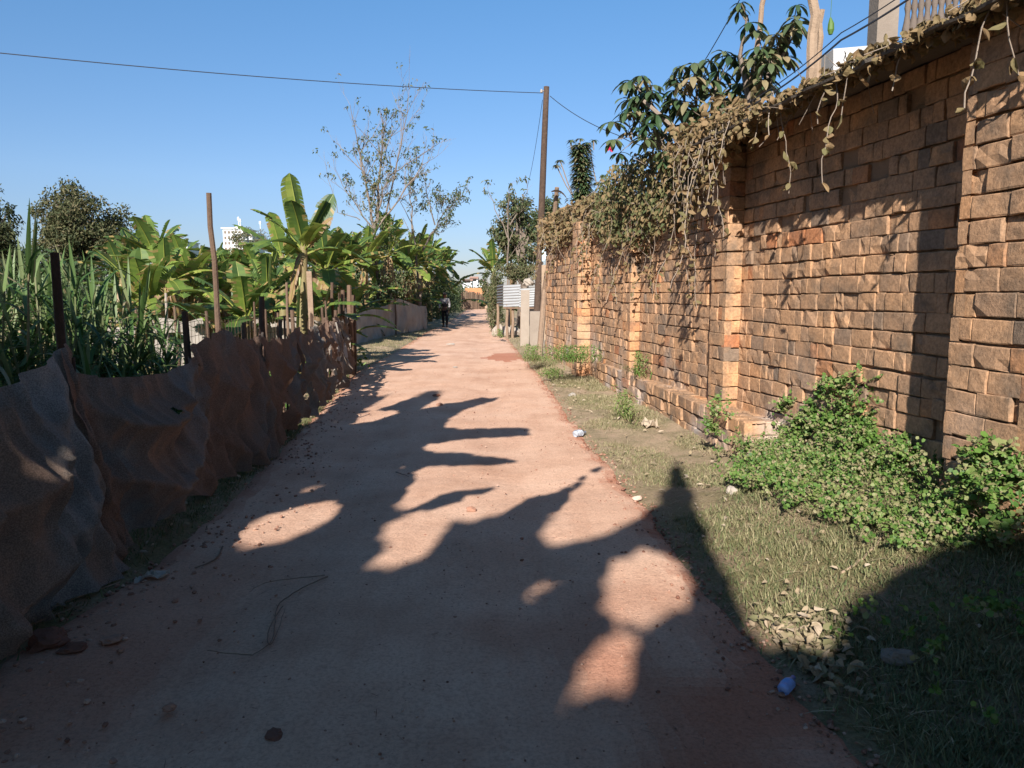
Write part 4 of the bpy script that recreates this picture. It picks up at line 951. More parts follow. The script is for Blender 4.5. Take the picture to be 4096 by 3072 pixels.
# ------------------------------------------------------------ things beyond the wall end
# corrugated tin sheets on stakes
TN = thing('tin_fence', 'corrugated grey tin fence raised on stakes beside the lane', 'fence', at(2070, 1290, 25.5))
def tin(mb, a, e, z0, z1, val):
    rows = []; n = 40; a = V(a); e = V(e); d = (e - a).normalized(); nrm = V((d.y, -d.x, 0))
    for j in range(n + 1):
        z = lerp(z0, z1, j / n); o = .022 * sin(j * 2 * pi / 5.0)
        rows.append([V((lerp(a, e, t).x, lerp(a, e, t).y, z + .03 * t)) + nrm * o for t in (0, .25, .5, .75, 1)])
    mb.grid(rows, val)
pA = at(1988, 1225, 27.2); pB = at(2013, 1225, 25.6); pC = at(2082, 1225, 25.4); pD = at(2140, 1225, 25.3)
zb_ = at(2050, 1229, 25.5).z; zt_ = at(2050, 1140, 25.5).z
for (a_, e_, v_, dz) in ((pA, pB, .45, .02), (pB, pC, .75, 0), (pC - V((.04, .02, 0)), pD, .68, -.12)):
    m_ = MB(); tin(m_, (a_.x, a_.y, 0), (e_.x, e_.y, 0), zb_, zt_ + dz, v_); m_.build('tin_sheet', M_tin, TN, smooth=True)
m_ = MB(); m_.box(V((pB.x, pB.y - .06, zb_ - .05)), V((pD.x - pB.x, pD.y - pB.y, 0)), V((0, .05, 0)), V((0, 0, .05)), .5); m_.build('rail', M_wood, TN)
for px in (1995, 2028, 2050, 2085): m_ = MB(); p = at(px, 1229, 25.6); post(m_, p.x, p.y, 0, p.z + .1, .05, rr(-.05, .05), 0, .7); m_.build('stake', M_wood, TN)
# concrete post, concrete block, leaning timber, boards
m_ = MB(); p = gp(2100, 1388); p = V((p.x, p.y, 0)); tz_ = at(2100, 1160, p.y).z; m_.box(p + V((-.14, 0, -.1)), V((.25, 0, 0)), V((0, .2, 0)), V((.02, 0, tz_ + .1)), .65); tag(m_.build('concrete_post', M_conc), 'square pale concrete post in front of the tin fence', 'post')
m_ = MB(); p = at(2120, 1300, 20.8); m_.box((p.x, 20.9, -.1), (.42, .05, 0), (0, .5, 0), (0, 0, at(2140, 1246, 20.9).z + .1), .5); tag(m_.build('concrete_block', M_conc), 'low concrete block at the foot of the utility pole', 'block')
m_ = MB(); p0 = gp(2150, 1400, .1); p1 = at(2228, 750, 17.5); m_.tube([V((p0.x, p0.y - 1.2, 0)), lerp(p0, p1, .4), lerp(p0, p1, .7) + V((.04, 0, 0)), p1], [.075, .07, .06, .05], 8, .65, jit=.05)
tag(m_.build('timber_post', M_wood), 'pale slanting timber leaning against the end of the brick wall', 'timber')
m_ = MB(); p = at(2166, 1180, 20.3); m_.box((p.x, 20.3, .3), (.16, .02, 0), (0, .04, 0), (0, 0, at(2166, 1060, 20.3).z - .3), .95); tag(m_.build('wooden_board', M_wood), 'pale upright board between the utility pole and the timber', 'board')
m_ = MB(); p = at(2168, 1040, 19.6); m_.box((p.x, 19.6, at(2168, 1045, 19.6).z), (.22, 0, .03), (0, .03, 0), (0, 0, .48), .5); tag(m_.build('painted_panel', M_paint), 'small pale blue panel behind the slanting timber', 'panel')
m_ = MB(); m_.blade(at(2205, 765, 17.3), (.6, 0, .5), .55, .16, 2.6, 7, .8, fold=.5); tag(m_.build('dry_leaf', M_dryleaf), 'big dry curled leaf hanging on the timber top', 'leaf')
# rubble under the tin fence and on the bank
for i, (px, py, r, lab) in enumerate([(2000, 1300, .22, 'upright grey stone slab under the left end of the tin fence'), (2022, 1318, .20, 'leaning stone right of the upright slab under the tin fence'), (2046, 1305, .24, 'broken stone below the middle of the tin fence'), (2068, 1320, .2, 'pile stone with a yellowish face beside the concrete post'), (2112, 1150, .2, 'broken masonry lump against the right end of the tin sheets')]):
    m_ = MB(); p = gp(px, py + 30) if i < 4 else at(px, py, 25.9); m_.bigrock(V((p.x, min(p.y, 26.5), p.z + r * .8)), r, .8, 1.2 if i < 2 else .8); tag(m_.build('stone', M_conc), lab, 'stone')
m_ = MB(); p = at(2110, 1150, 26.3); m_.box((p.x - .15, 26.4, 0), (1.6, 0, 0), (0, .25, 0), (0, 0, at(2110, 1150, 26.4).z), .5); tag(m_.build('ruined_wall', M_conc), 'broken plastered wall behind the tin fence', 'wall')
# end of the lane: cane fence, orange gate wall, panel
EF = thing('cane_fence', 'brown upright cane fence closing the end of the lane', 'fence', at(1900, 1235, 66))
m_ = MB(); a_ = gp(1845, 1240); e_ = gp(1938, 1236)
for i in range(150):
    t = i / 149; p = lerp(a_, e_, t); m_.tube([V((p.x, p.y + rr(-.05, .05), 0)), V((p.x + rr(-.04, .04), p.y, 1.35 + .35 * (1 - t) + rr(-.15, .15)))], .035, 4, rr(.1, .9), cap=False)
m_.build('canes', M_wood, EF)
m_ = MB(); p = at(1862, 1237, 72); m_.box((p.x, 72, 0), (1.9, 0, 0), (0, .3, 0), (0, 0, at(1880, 1152, 72).z), .5); tag(m_.build('orange_wall', M_orange), 'orange earth wall behind the cane fence', 'wall')
m_ = MB(); p = gp(1940, 1237); m_.box((p.x, p.y, 0), (.62, -.1, 0), (0, .08, 0), (0, 0, at(1950, 1158, p.y).z), .9); m_.box((p.x + .5, p.y - .12, 0), (.08, 0, 0), (0, .08, 0), (0, 0, at(1950, 1155, p.y).z), 1); tag(m_.build('wooden_gate', M_wood), 'pale wooden gate panel at the end of the lane', 'gate')
# far houses
for i, (px, py, wdt_, hh, lab) in enumerate([(1872, 1130, 2.9, 1.0, 'small far house with a reddish roof, left of the pair'), (1897, 1124, 2.6, 1.4, 'far house with the tallest red roof in the gap'), (1925, 1130, 2.6, 1.0, 'small far house nearest the right shrub')]):
    Y = 190 + 12 * i; p = at(px, py, Y); t_ = thing('far_house', lab, 'house', (p.x, Y, 0), 'far houses seen at the end of the lane')
    z0_ = -2; m_ = MB(); m_.cbox((p.x, Y, z0_), wdt_ * .8, 5, p.z - z0_ + hh * .35, .8); m_.build('walls', M_white, t_)
    for s_ in (-.22, .1): m_ = MB(); m_.cbox((p.x + s_ * wdt_, Y - 2.52, p.z - .1), .9, .06, .8, .3); m_.build('window', M_opening, t_)
    m_ = MB(); zt = p.z + hh * .35; x0, x1 = p.x - wdt_ * .45, p.x + wdt_ * .45
    m_.face([(x0, Y - 2.9, zt), (x1, Y - 2.9, zt), (x1, Y, zt + hh * .5), (x0, Y, zt + hh * .5)]); m_.face([(x0, Y + 2.9, zt), (x1, Y + 2.9, zt), (x1, Y, zt + hh * .5), (x0, Y, zt + hh * .5)]); m_.face([(x0, Y - 2.9, zt), (x0, Y + 2.9, zt), (x0, Y, zt + hh * .5)]); m_.face([(x1, Y - 2.9, zt), (x1, Y + 2.9, zt), (x1, Y, zt + hh * .5)])
    m_.build('roof', M_roof, t_)
# white multi-storey building on the skyline
BY = 160; p = at(893, 965, BY); pr_ = at(1035, 975, BY + 6)
HB = thing('white_building', 'white multi-storey building with rooftop masts on the left skyline', 'building', (p.x, BY, 0))
z3 = at(893, 915, BY).z; z0_ = 0; w1 = at(972, 920, BY).x - p.x; w2 = pr_.x - p.x - w1
m_ = MB(); m_.box((p.x, BY, z0_), (w1, 0, 0), (0, 8, 0), (0, 0, z3 - z0_), .9); m_.build('main_block', M_white, HB)
z4 = at(1000, 930, BY + 3).z; m_ = MB(); m_.box((p.x + w1, BY + 2, z0_), (w2, 0, 0), (0, 8, 0), (0, 0, z4 - z0_), .85); m_.build('side_wing', M_white, HB)
m_ = MB(); m_.box((p.x - .3, BY - .3, z3), (w1 + .6, 0, 0), (0, 8.6, 0), (0, 0, .25), .8); m_.build('roof_slab', M_white, HB)
for fl in range(6):
    for k_ in range(5):
        zz = z3 - 1.05 - fl * 1.15; m_ = MB(); m_.box((p.x + .25 + k_ * (w1 - .4) / 5, BY - .03, zz), ((w1 - .4) / 5 * .62, 0, 0), (0, .1, 0), (0, 0, .6), .15); m_.build('window', M_conc, HB)
    for k_ in range(4):
        zz = z4 - 1.0 - fl * 1.15; m_ = MB(); m_.box((p.x + w1 + .2 + k_ * w2 / 4.2, BY + 1.97, zz), (w2 / 4 * .5, 0, 0), (0, .1, 0), (0, 0, .55), .15); m_.build('window', M_conc, HB)
    m_ = MB(); m_.box((p.x + w1 * .5, BY - .6, z3 - 1.15 - fl * 1.15), (w1 * .5 + w2 * .8, 0, 0), (0, .57, 0), (0, 0, .14), .8); m_.build('balcony', M_white, HB)
m_ = MB(); c_ = at(936, 905, BY); m_.cbox((c_.x, BY + 3, z3 + .25), 1.3, 1.3, .7, .9); m_.build('roof_cabin', M_white, HB)
for px, h_ in ((934, 2.6), (941, 2.1), (1022, 2.2)):
    c_ = at(px, 905, BY); m_ = MB(); zb2 = (z3 if px < 1000 else z4) + .25; m_.tube([(c_.x, BY + 3, zb2), (c_.x, BY + 3, zb2 + h_)], .07, 5, .9); m_.cbox((c_.x, BY + 3, zb2 + h_ * .7), .4, .2, .6, .9); m_.build('mast', M_white, HB)
p = at(705, 970, 110); m_ = MB(); m_.box((p.x, 110, 0), (1.6, 0, 0), (0, 4, 0), (0, 0, at(705, 970, 110).z), .95); m_.box((p.x - .15, 109.8, p.z), (1.9, 0, 0), (0, 4.4, 0), (0, 0, .15), .7); m_.cbox((p.x + .8, 109.97, p.z - .9), .4, .08, .5, .2); tag(m_.build('white_hut', M_white), 'small white flat-roofed building showing between banana tops', 'building')
c_ = at(1075, 960, 120); t_ = thing('green_hill_tree', 'pale green tree top right behind the white building', 'tree', (c_.x - 2, 120, 0)); m_ = MB(); m_.tube([(c_.x - 2, 120, 0), (c_.x - 2, 120, c_.z)], .3, 6, .4); m_.build('trunk', M_bark, t_); m_ = MB()
for i in range(26): clump(m_, (c_.x - 2.6 + rr(-3.2, 2.4), 120 + rr(-1, 1), c_.z + rr(-1.6, 1.4)), (1.0, 1, .8), 60, .3, .5, 1)
m_.build('crown', M_bush, t_)

# ------------------------------------------------------------ plants on and behind the wall
def strand(mb, lf, p, L_, seed, lsz=.06, den=14, sway=.05):
    q = V(p); pts = [q.copy()]; n = max(4, int(L_ / .08)); d = V((rr(-.3, .3), rr(-.3, .3), -1))
    for i in range(n):
        d = (d + V((rr(-.35, .35), rr(-.35, .35), -.25))).normalized(); q = q + d * L_ / n; pts.append(q.copy())
    mb.tube(pts, [.004] * len(pts), 4, rr(.6, 1), cap=False)
    for _ in range(int(L_ * den)):
        c = pts[R.randint(1, n)]; lf.cleaf(c, lsz * rr(.6, 1.5), lsz * rr(.5, 1.1), rr(.4, 1))
def vine(name, label, area, n, size, lo, hi, strands, seed, crumple_=False):
    """area: function returning a random point on the vine mass"""
    global R
    keep = R; R = random.Random(seed); c0 = area(); t_ = thing(name, label, 'vine', (c0.x, c0.y, 0), 'dry climbers on the wall'); lf = MB(); st = MB()
    for i in range(n):
        p = area() ; nd = (V((-1, -.6, .5)) + rdir() * .9)
        if crumple_: lf.cleaf(p, size * rr(.5, 1.4), size * rr(.5, 1.2), rr(lo, hi)); continue
        lf.leaf(p, V((rr(-.7, .7), rr(-.7, .7), -rr(.1, 1.2))), nd, size * rr(.5, 1.4), size * .75 * rr(.6, 1.2), rr(lo, hi))
    for i in range(n // 45):
        p = area(); st.tube([p, p + rdir() * .12, p + rdir() * .2 + V((0, 0, -.12))], .003, 4, rr(.5, 1), cap=False)
    for (y, z, L_) in strands: strand(st, lf, wpt(y, z, rr(.45, .55) if z > ZT - .1 else rr(.05, .36)), L_, seed)
    st.build('stems', M_bark, t_); lf.build('leaves', M_vine, t_); R = keep
ZF = ZB + 22 * CO
def area1():      # big mass hanging at Y 8.4 .. 12
    while True:
        y = rr(8.7, 12.6); m = sin(pi * (y - 8.3) / 4.5); dn = .26 + .62 * m * (0.75 + .5 * nz(y * 2, 1)); u = rr(-1, .5); z = ZF + (u * dn if u < 0 else u * 1.0 * (.45 + .5 * m))
        off = rr(-.15, .16 + .22 * m)
        if R.random() < (1.0 if u > -.5 else .65): return wpt(y, z, off)
vine('climbing_vine', 'thick olive and tan climber hanging over the middle of the wall', area1, 6000, .068, .0, .85, [(rr(8.2, 12.3), ZF + rr(-.4, .1), rr(.6, 1.5)) for _ in range(13)], 501)
def area2():
    y = rr(12.4, 17.3); dn = .38 + .22 * nz(y * 2.5, 4); u = rr(-1, .8); return wpt(y, ZF + (u * dn if u < 0 else u * .35), rr(-.3, .2))
vine('climbing_vine', 'reddish-brown dry climber on the far end of the wall', area2, 4200, .075, .45, 1.0, [(rr(12.4, 17), ZF + rr(-.3, .1), rr(.5, 1.1)) for _ in range(22)], 502, crumple_=True)
def area3():
    y = 3.2 + 5.2 * R.random() ** .8; return wpt(y, ZT - .01 + rr(-.07, .045) * (1 + 1.2 * (y > 6.6)), .53 - abs(R.gauss(0, .10)))
vine('climbing_vine', 'dry brown climber trailing along the coping above the nearest bays', area3, 1900, .055, .5, 1.0, crumple_=True, seed=503, strands=[(7.9, ZT + .02, .9), (7.75, ZT, .7), (7.5, ZT + .02, 1.2), (7.35, ZT, .5), (7.1, ZT, .8), (6.95, ZT, .35), (6.2, ZT, .75), (6.25, ZT, .3), (6.6, ZT, .3), (5.45, ZT, .9), (5.5, ZT, .35), (5.25, ZT, .35), (5.1, ZT, .2), (4.8, ZT, .3), (4.1, ZT, .6), (4.0, ZT, .45), (3.75, ZT, .6)] + [(rr(7.2, 8.2), ZT, rr(.3, 1.3)) for _ in range(12)])
# bare hanging stems near the pilaster
def area4():
    y = rr(7.2, 8.6); return wpt(y, ZT - .25 * R.random() ** 1.5 + rr(0, .35), rr(.02, .5))
vine('climbing_vine', 'tangle of dry stems hanging over the pilaster below the coping step', area4, 600, .075, .5, 1.0, [(rr(7.3, 8.5), ZT - .05, rr(.6, 1.7)) for _ in range(5)], 504, crumple_=True)

def whorl(lf, p, r, n, val, d=V((0, 0, 1))):
    for i in range(n):
        a = 2 * pi * i / n + rr(-.2, .2); dd = V((cos(a), sin(a), rr(-.15, .45))) + d * .2
        lf.blade(p, dd, r * rr(.8, 1.15), r * .30, rr(1.3, 2.4), 5, val + rr(-.08, .08), fold=.35, wid=lambda t: max(.05, min(1, .12 + 1.5 * t) * (1 - max(0, (t - .55) / .45) ** 2)))
def umbrella(label, base, tips, seed, vr=(.15, .75)):
    global R
    keep = R; R = random.Random(seed); t_ = thing('umbrella_shrub', label, 'shrub', base, 'broad-leaved shrubs behind the wall'); st = MB(); lf = MB(); base = V(base)
    for (tp_, r, n) in tips:
        tp_ = V(tp_); mid = lerp(base, tp_, .55) + rdir() * .1; st.tube([base, mid, tp_], [.035, .022, .010], 6, .5, cap=False)
        for _ in range(n):
            d = rdir(); q = tp_ + V((d.x * r * .9, d.y * r * .9, d.z * r * 1.0)); st.tube([lerp(mid, tp_, rr(.4, 1)), q], .006, 4, .55, cap=False)
            whorl(lf, q, rr(.17, .29), R.choice((6, 7, 8)), .95 if R.random() < .07 else rr(*vr))
    st.build('stems', M_bark, t_); lf.build('leaves', M_umb, t_); R = keep
b_ = at(2755, 560, 9.4); b_.z -= .3
umbrella('broad-leaved shrub with drooping finger leaves left of the slanting stem', b_, [(at(2570, 370, 9.5), .28, 10), (at(2520, 530, 9.6), .30, 9), (at(2620, 560, 9.3), .32, 10), (at(2600, 450, 9.5), .26, 7)], 521)
b_ = at(2780, 560, 9.0); b_.z -= .3
umbrella('broad-leaved shrub with drooping finger leaves right of the slanting stem', b_, [(at(2790, 340, 9.0), .30, 11), (at(2880, 320, 8.8), .30, 9), (at(2830, 470, 8.9), .30, 9), (at(2980, 330, 8.7), .28, 8), (at(2740, 360, 9.2), .22, 6)], 522)
b_ = at(3000, 420, 8.2)
umbrella('small green shrub mixed with dry leaves beside the tall bamboo poles', b_, [(at(3060, 180, 8.1), .22, 5), (at(3020, 250, 8.2), .20, 5), (at(3170, 150, 8.0), .2, 5), (at(3110, 290, 8.0), .22, 6), (at(2990, 60, 8.2), .15, 3), (at(3190, 60, 8.0), .12, 3)], 523, vr=(.3, 1.0))
# green creeper low behind the wall (fills the gap between shrub and vine)
def area5():
    y = rr(8.3, 10.6); return wpt(y, ZF + rr(.0, .75), -rr(.1, .9))
vine('climbing_vine', 'greener climber behind the wall top under the broad-leaved shrubs', area5, 1700, .10, .0, .5, [], 505)
# red flower
m_ = MB(); p = at(2440, 588, 12.5)
for i in range(7): m_.leaf(p, rdir() + V((0, 0, -.2)), rdir(), .09, .05, rr(0, 1))
tag(m_.build('red_flower', M_red), 'single red blossom left of the broad-leaved shrub', 'flower')
# candelabra succulent with leafy column
EU = thing('columnar_euphorbia', 'upright leafy succulent column rising over the far wall top', 'succulent', at(2330, 900, 17.6))
st = MB(); lf = MB(); cy = 17.6; c0 = at(2332, 830, cy); c1 = at(2322, 580, cy)
st.tube([c0 - V((0, 0, .8)), c0, c1], [.09, .08, .06], 8, .4)
for i in range(900):
    t = R.random(); c = lerp(c0, c1, t); a = rr(0, 6.28); lf.blade(c + V((cos(a) * .06, sin(a) * .06, 0)), (cos(a), sin(a), rr(.1, .7)), rr(.2, .33), .07, 1.0, 3, rr(.2, 1), fold=.2)
for px, py in ((2285, 560), (2320, 555), (2375, 560), (2350, 570), (2225, 660), (2240, 640), (2410, 700), (2430, 720), (2385, 730)):
    tp_ = at(px, py, cy); bs = at(2300 if px < 2260 else (2360 if px > 2380 else px), 800 if abs(px - 2330) > 60 else 600, cy)
    st.tube([bs, lerp(bs, tp_, .5) + V((0, 0, -.05)), tp_], .014, 5, .7, cap=False)
    for k_ in range(16): a = rr(0, 6.28); lf.blade(tp_, (cos(a), sin(a), rr(-.1, .8)), rr(.10, .2), .045, 1.6, 3, rr(.4, 1), fold=.2)
for k_ in range(60): a = rr(0, 6.28); q = at(rr(2280, 2390), rr(790, 850), cy); lf.blade(q, (cos(a), sin(a), rr(.2, 1)), rr(.2, .4), .06, 1.2, 4, rr(0, .5), fold=.2)
st.build('stems', M_bark, EU); lf.build('leaves', M_umb, EU)
# poles behind the wall
def bp_(px0, py0, px1, py1, Y, r, label, val=.85): pole('bamboo_pole', label, at(px1, py1, Y), at(px0, py0, Y), r, val, grp='poles behind the wall')
bp_(3232, 420, 3262, -80, 7.6, .052, 'thickest pale pole behind the wall, cut by the top edge')
bp_(3262, 420, 3290, 40, 7.8, .032, 'shorter pole with a sawn top touching the thickest pole', .8)
bp_(2975, 520, 3068, -60, 8.4, .030, 'pale slanting pole among the dry leaves left of the thick pole', .8)
m_ = MB(); s0 = at(2570, 400, 9.3); s1 = at(2760, 565, 9.1); m_.tube([s0, lerp(s0, s1, .5), s1, at(2800, 700, 9.0)], [.022, .028, .034, .04], 6, .8); tag(m_.build('bare_branch', M_bark), 'thick bare slanting branch between the two broad-leaved shrubs', 'branch')
# green pod hanging from a thread
m_ = MB(); p = at(3322, 70, 8); m_.tube([at(3330, -60, 8), p], .003, 3, .5, cap=False); m_.tube([p, at(3324, 95, 8), at(3323, 120, 8), at(3322, 138, 8)], [.008, .03, .034, .02], 7, .45); tag(m_.build('hanging_pod', M_weed), 'small green pod hanging on a thread against the sky', 'pod')
# house terrace with balustrade
HS = thing('house_terrace', 'grey house terrace with turned balusters above the wall at top right', 'house', at(3530, 400, 8.4))
sA = at(3530, 270, 8.2); sB = at(4300, 60, 7.3)
m_ = MB(); m_.box((sA.x - .08, sA.y, 2.0), (.22, 0, 0), (0, .22, 0), (0, 0, 3.6), .35); m_.build('column', M_conc, HS)
dirn = (V((sB.x, sB.y, 0)) - V((sA.x, sA.y, 0))); bz = at(3560, 205, 8.2).z
m_ = MB(); m_.box(V((sA.x + .05, sA.y, bz - .30)), dirn, V((.12, 0, 0)), V((0, 0, .32)), .25); m_.build('bottom_rail', M_conc, HS)
m_ = MB(); m_.box(V((sA.x + .05, sA.y, bz + .78)), dirn, V((.14, 0, 0)), V((0, 0, .12)), .35); m_.build('top_rail', M_conc, HS)
prof = [(0, .055), (.06, .055), (.08, .035), (.16, .05), (.28, .062), (.38, .045), (.5, .03), (.58, .045), (.66, .032), (.78, .045), (.88, .03), (.92, .055), (1, .055)]
for i in range(26):
    c = V((sA.x + .24, sA.y + .06, 0)) + dirn * ((i + .3) / 26)
    m_ = MB(); m_.tube([(c.x, c.y, bz + .02 + t * .75) for t, r in prof], [r * .75 for t, r in prof], 10, 0); m_.build('baluster', M_conc, HS, smooth=True)
m_ = MB(); m_.box(V((sA.x + 1.1, sA.y + .8, 1.5)), V((3.2, -3.2, 0)), V((2, 2, 0)), V((0, 0, 2.2)), .3); m_.build('house_body', M_conc, HS)
m_ = MB(); p = at(3390, 195, 7.7); m_.box((p.x - .06, 7.7, 2.4), (.33, -.1, 0), (0, .3, 0), (-.08, 0, p.z - 2.4), .5); tag(m_.build('white_parapet', M_white), 'small whitewashed wall end above the coping right of the bamboo poles', 'parapet')
m_ = MB(); p = at(2840, 600, 11.0); m_.box((p.x - .25, 11.5, 2), (.7, 0, 0), (0, .5, 0), (0, 0, p.z - 1.95), .9); tag(m_.build('white_wall_piece', M_white), 'scrap of white wall glimpsed through the shrub leaves', 'wall')

# ------------------------------------------------------------ verge: grass, weeds, leaves
gr = MB()
def tuft(mb, x, y, n, h, lo, hi, spread=.05):
    z = gz(x, y)
    for _ in range(n):
        a = rr(0, 6.28); ln = rr(.4, 1.3); b = V((x + R.gauss(0, spread), y + R.gauss(0, spread), z - .005)); L_ = h * rr(.5, 1.3)
        t_ = b + V((cos(a) * L_ * ln * .7, sin(a) * L_ * ln * .7, L_ / (1 + ln * .8))); sd = V((-sin(a), cos(a), 0)) * .0035 * rr(.7, 1.5)
        mb.face([b - sd, b + sd, t_], rr(lo, hi))
i = 0
while i < 17000:
    y = 1.6 + 16 * R.random() ** 1.7; a = xr(y); w_ = wx(y) - a if y < 17 else 1.2
    if w_ < .1: continue
    x = a + .02 + w_ * R.random() ** .9
    if 6.4 < y < 13 and x > pa.x - (y - pa.y) * (pa.x - pe.x) / (pe.y - pa.y): continue
    i += 1
    dn = nz(x * 1.6, y * 1.6, 5); bare = nz(x * 1.1, y * .9, 12)
    if bare > (.36 if y < 5.5 else .02) or (x - a < .15 and R.random() < .7): continue
    dryness = interp([(2, .0), (5, .12), (6.5, .32), (20, .5)], y) + .25 * dn
    tuft(gr, x, y, 9, interp([(2, .055), (5, .042), (8, .035), (16, .06)], y) * (1.2 + dn), max(0, dryness - .15), min(1, dryness + .5))
for _ in range(1500):      # dark grass strip under the left fence
    y = 2.0 + 12.5 * R.random() ** 1.3; x = lerp(fx(y), xl(y), R.random() ** 1.4) - .03
    tuft(gr, x, y, 8, .07, 0, .5)
for _ in range(900):
    y = rr(14, 32); x = xl(y) - rr(0, .9); tuft(gr, x, y, 8, .09, .1, .8, .12)
for _ in range(900):
    y = rr(15, 34); x = xr(y) + rr(-.05, 1.2); tuft(gr, x, y, 8, .10, .2, .9, .12)
for _ in range(2200):
    y = 2.4 + 10 * R.random() ** 1.4; x = lerp(xr(y), wx(y), R.random()); a = rr(0, 6.28)
    if 6.3 < y and x > 1.35 + (13 - y) * .1: continue
    gr.blade((x, y, gz(x, y) + rr(.005, .03)), (cos(a), sin(a), rr(-.05, .25)), rr(.04, .16), rr(.002, .006), .5, 3, rr(.6, 1))
tag(gr.build('grass', M_grass), 'short dusty grass on the verges on both sides of the lane', 'grass', kind='stuff')

def weedpatch(label, pts, n, r, lo, hi, seed, name='clover_patch', sprig=.11, drier=.14):
    """pts: list of (x, y, z, rx, ry, rz) mounds, grown over with small leafy sprigs"""
    global R
    keep = R; R = random.Random(seed); lf = MB(); tot = sum(p[3] * (p[4] + p[5]) for p in pts)
    for (x, y, z, rx, ry, rz) in pts:
        for _ in range(int(n * rx * (ry + rz) / tot / 7)):
            d = rdir(); d.z = abs(d.z) if rz < .2 else d.z; q = V((x + d.x * rx, y + d.y * ry, z + d.z * rz)) * 1
            q += V((nz(q.x * 4, q.y * 4, q.z * 4), nz(q.y * 4, q.z * 4, 3), nz(q.z * 4, q.x * 4, 7))) * .16
            q.x = min(q.x, wx(q.y) - .03); q.z = max(q.z, hgt(q.x, q.y) + .01)
            bare = nz(q.x * 5, q.y * 5, q.z * 5 + seed)
            if bare > .22: continue
            g_ = (V((-.3, -.4, .9)) + rdir() * .8).normalized(); L_ = sprig * rr(.3, 1.5) * (1.1 + bare); k_ = R.randint(4, 9); tone = rr(-.15, .15); dry = R.random() < drier
            e = q + g_ * L_ + V((0, 0, -.15 * L_)); sd = g_.orthogonal().normalized() * .0012
            lf.face([q - sd, q + sd, e], .85)
            for i in range(k_):
                t = (i + .5) / k_; c = lerp(q, e, t) + rdir() * r * .9; sz = r * rr(.45, 1.5)
                v_ = rr(.8, 1) if dry else max(0, min(.8, rr(lo, hi) + tone))
                if R.random() < .75: lf.rleaf(c, V((-.25, -.6, .8)) + rdir() * .8, sz, v_, 5)
                else: lf.leaf(c, rdir() + g_, rdir() + V((0, 0, .6)), sz * 2.6, sz * 1.0, v_)
    o = lf.build(name, M_weed); tag(o, label, 'weeds', kind='stuff'); R = keep
def mound(px, py, Y, rx, ry, rz):
    p = at(px, py, Y); return (p.x, p.y, p.z, rx, ry, rz)
weedpatch('bright green clover-like weeds climbing up the wall behind the mound', [mound(3440, 1640, 5.95, .09, .25, .22), mound(3350, 1760, 6.2, .09, .3, .26), mound(3540, 1600, 5.5, .07, .14, .14), mound(3480, 1780, 5.7, .12, .4, .28), mound(3230, 1660, 6.6, .08, .14, .16), mound(3200, 1760, 6.5, .12, .25, .18), mound(3600, 1800, 5.3, .10, .25, .25), mound(3550, 1720, 5.5, .09, .2, .2)], 15000, .014, .15, .8, 601)
mp = []
rs = random.Random(9)
for _ in range(80):
    y = rs.uniform(3.9, 6.7); w_ = wx(y); x = w_ - rs.uniform(.03, .95 - .10 * abs(y - 5.0)); mp.append((x, y, hgt(x, y) + .03, .16, .18, .08 + .16 * sm(1 - (w_ - x) / .9)))
weedpatch('mound of green and dusty weeds at the wall foot left of the nearest pilaster', mp, 36000, .0105, .0, .85, 602, drier=.30)
weedpatch('leafy weeds in front of the nearest pilaster at the right edge', [mound(3990, 1900, 3.95, .10, .16, .14), mound(4060, 1980, 3.8, .12, .16, .18), mound(3880, 1990, 4.0, .14, .15, .10), mound(4080, 2080, 3.6, .16, .2, .14)], 2600, .016, .0, .85, 603)
weedpatch('dark low weeds in the shade at the bottom right', [(x_, y_, hgt(x_, y_) + .02, .25, .25, .06) for x_, y_ in [(rs.uniform(1.7, 2.9), rs.uniform(1.9, 3.1)) for _ in range(16)]], 1500, .012, 0, .7, 604)
weedpatch('small weed growing out of the plinth ledge left of the mound', [mound(2880, 1670, 7.1, .07, .14, .12), mound(2840, 1740, 6.9, .05, .08, .10)], 900, .013, .1, .9, 605)
def fernpatch(label, px, py, Y, w_, h_, n, seed, lo=.1, hi=.8):
    global R
    keep = R; R = random.Random(seed); lf = MB(); p = at(px, py, Y)
    for _ in range(n):
        b = V((p.x + R.gauss(0, w_), Y + R.gauss(0, .25), p.z - .02)); b.x = min(b.x, wx(b.y) - .04); a = rr(0, 6.28)
        lf.blade(b, (cos(a) * .5, sin(a) * .5, 1), h_ * rr(.5, 1.1), .012, 1.6, 4, rr(lo, hi))
        for k_ in range(5): lf.leaf(b + V((cos(a) * .05, sin(a) * .05, 1)).normalized() * h_ * rr(.2, .8), rdir() + V((0, 0, .3)), rdir() + V((0, -.5, .6)), .035, .015, rr(lo, hi))
    o = lf.build('weed_tuft', M_weed); tag(o, label, 'weeds', 'weed tufts along the wall foot', 'stuff'); R = keep
fernpatch('sprawling green tuft at the far end of the plinth', 2290, 1440, 12.5, .22, .32, 200, 611)
fernpatch('bushy weed at the foot of the slanting timber', 2130, 1440, 15.0, .10, .40, 120, 612, .3, 1)
fernpatch('grey-green tall weed against the wall above the plinth', 2560, 1495, 10.6, .05, .42, 70, 613, .4, .9)
fernpatch('dry tall weed with a pale stalk at the plinth foot', 2500, 1665, 9.0, .05, .40, 80, 614, .5, 1)
fernpatch('low weed at the right lane edge by the red earth patch', 2210, 1500, 13.2, .12, .14, 90, 615, .3, 1)
fernpatch('weeds beside the rubble under the tin fence', 2070, 1345, 24.0, .4, .3, 90, 616, .4, 1)
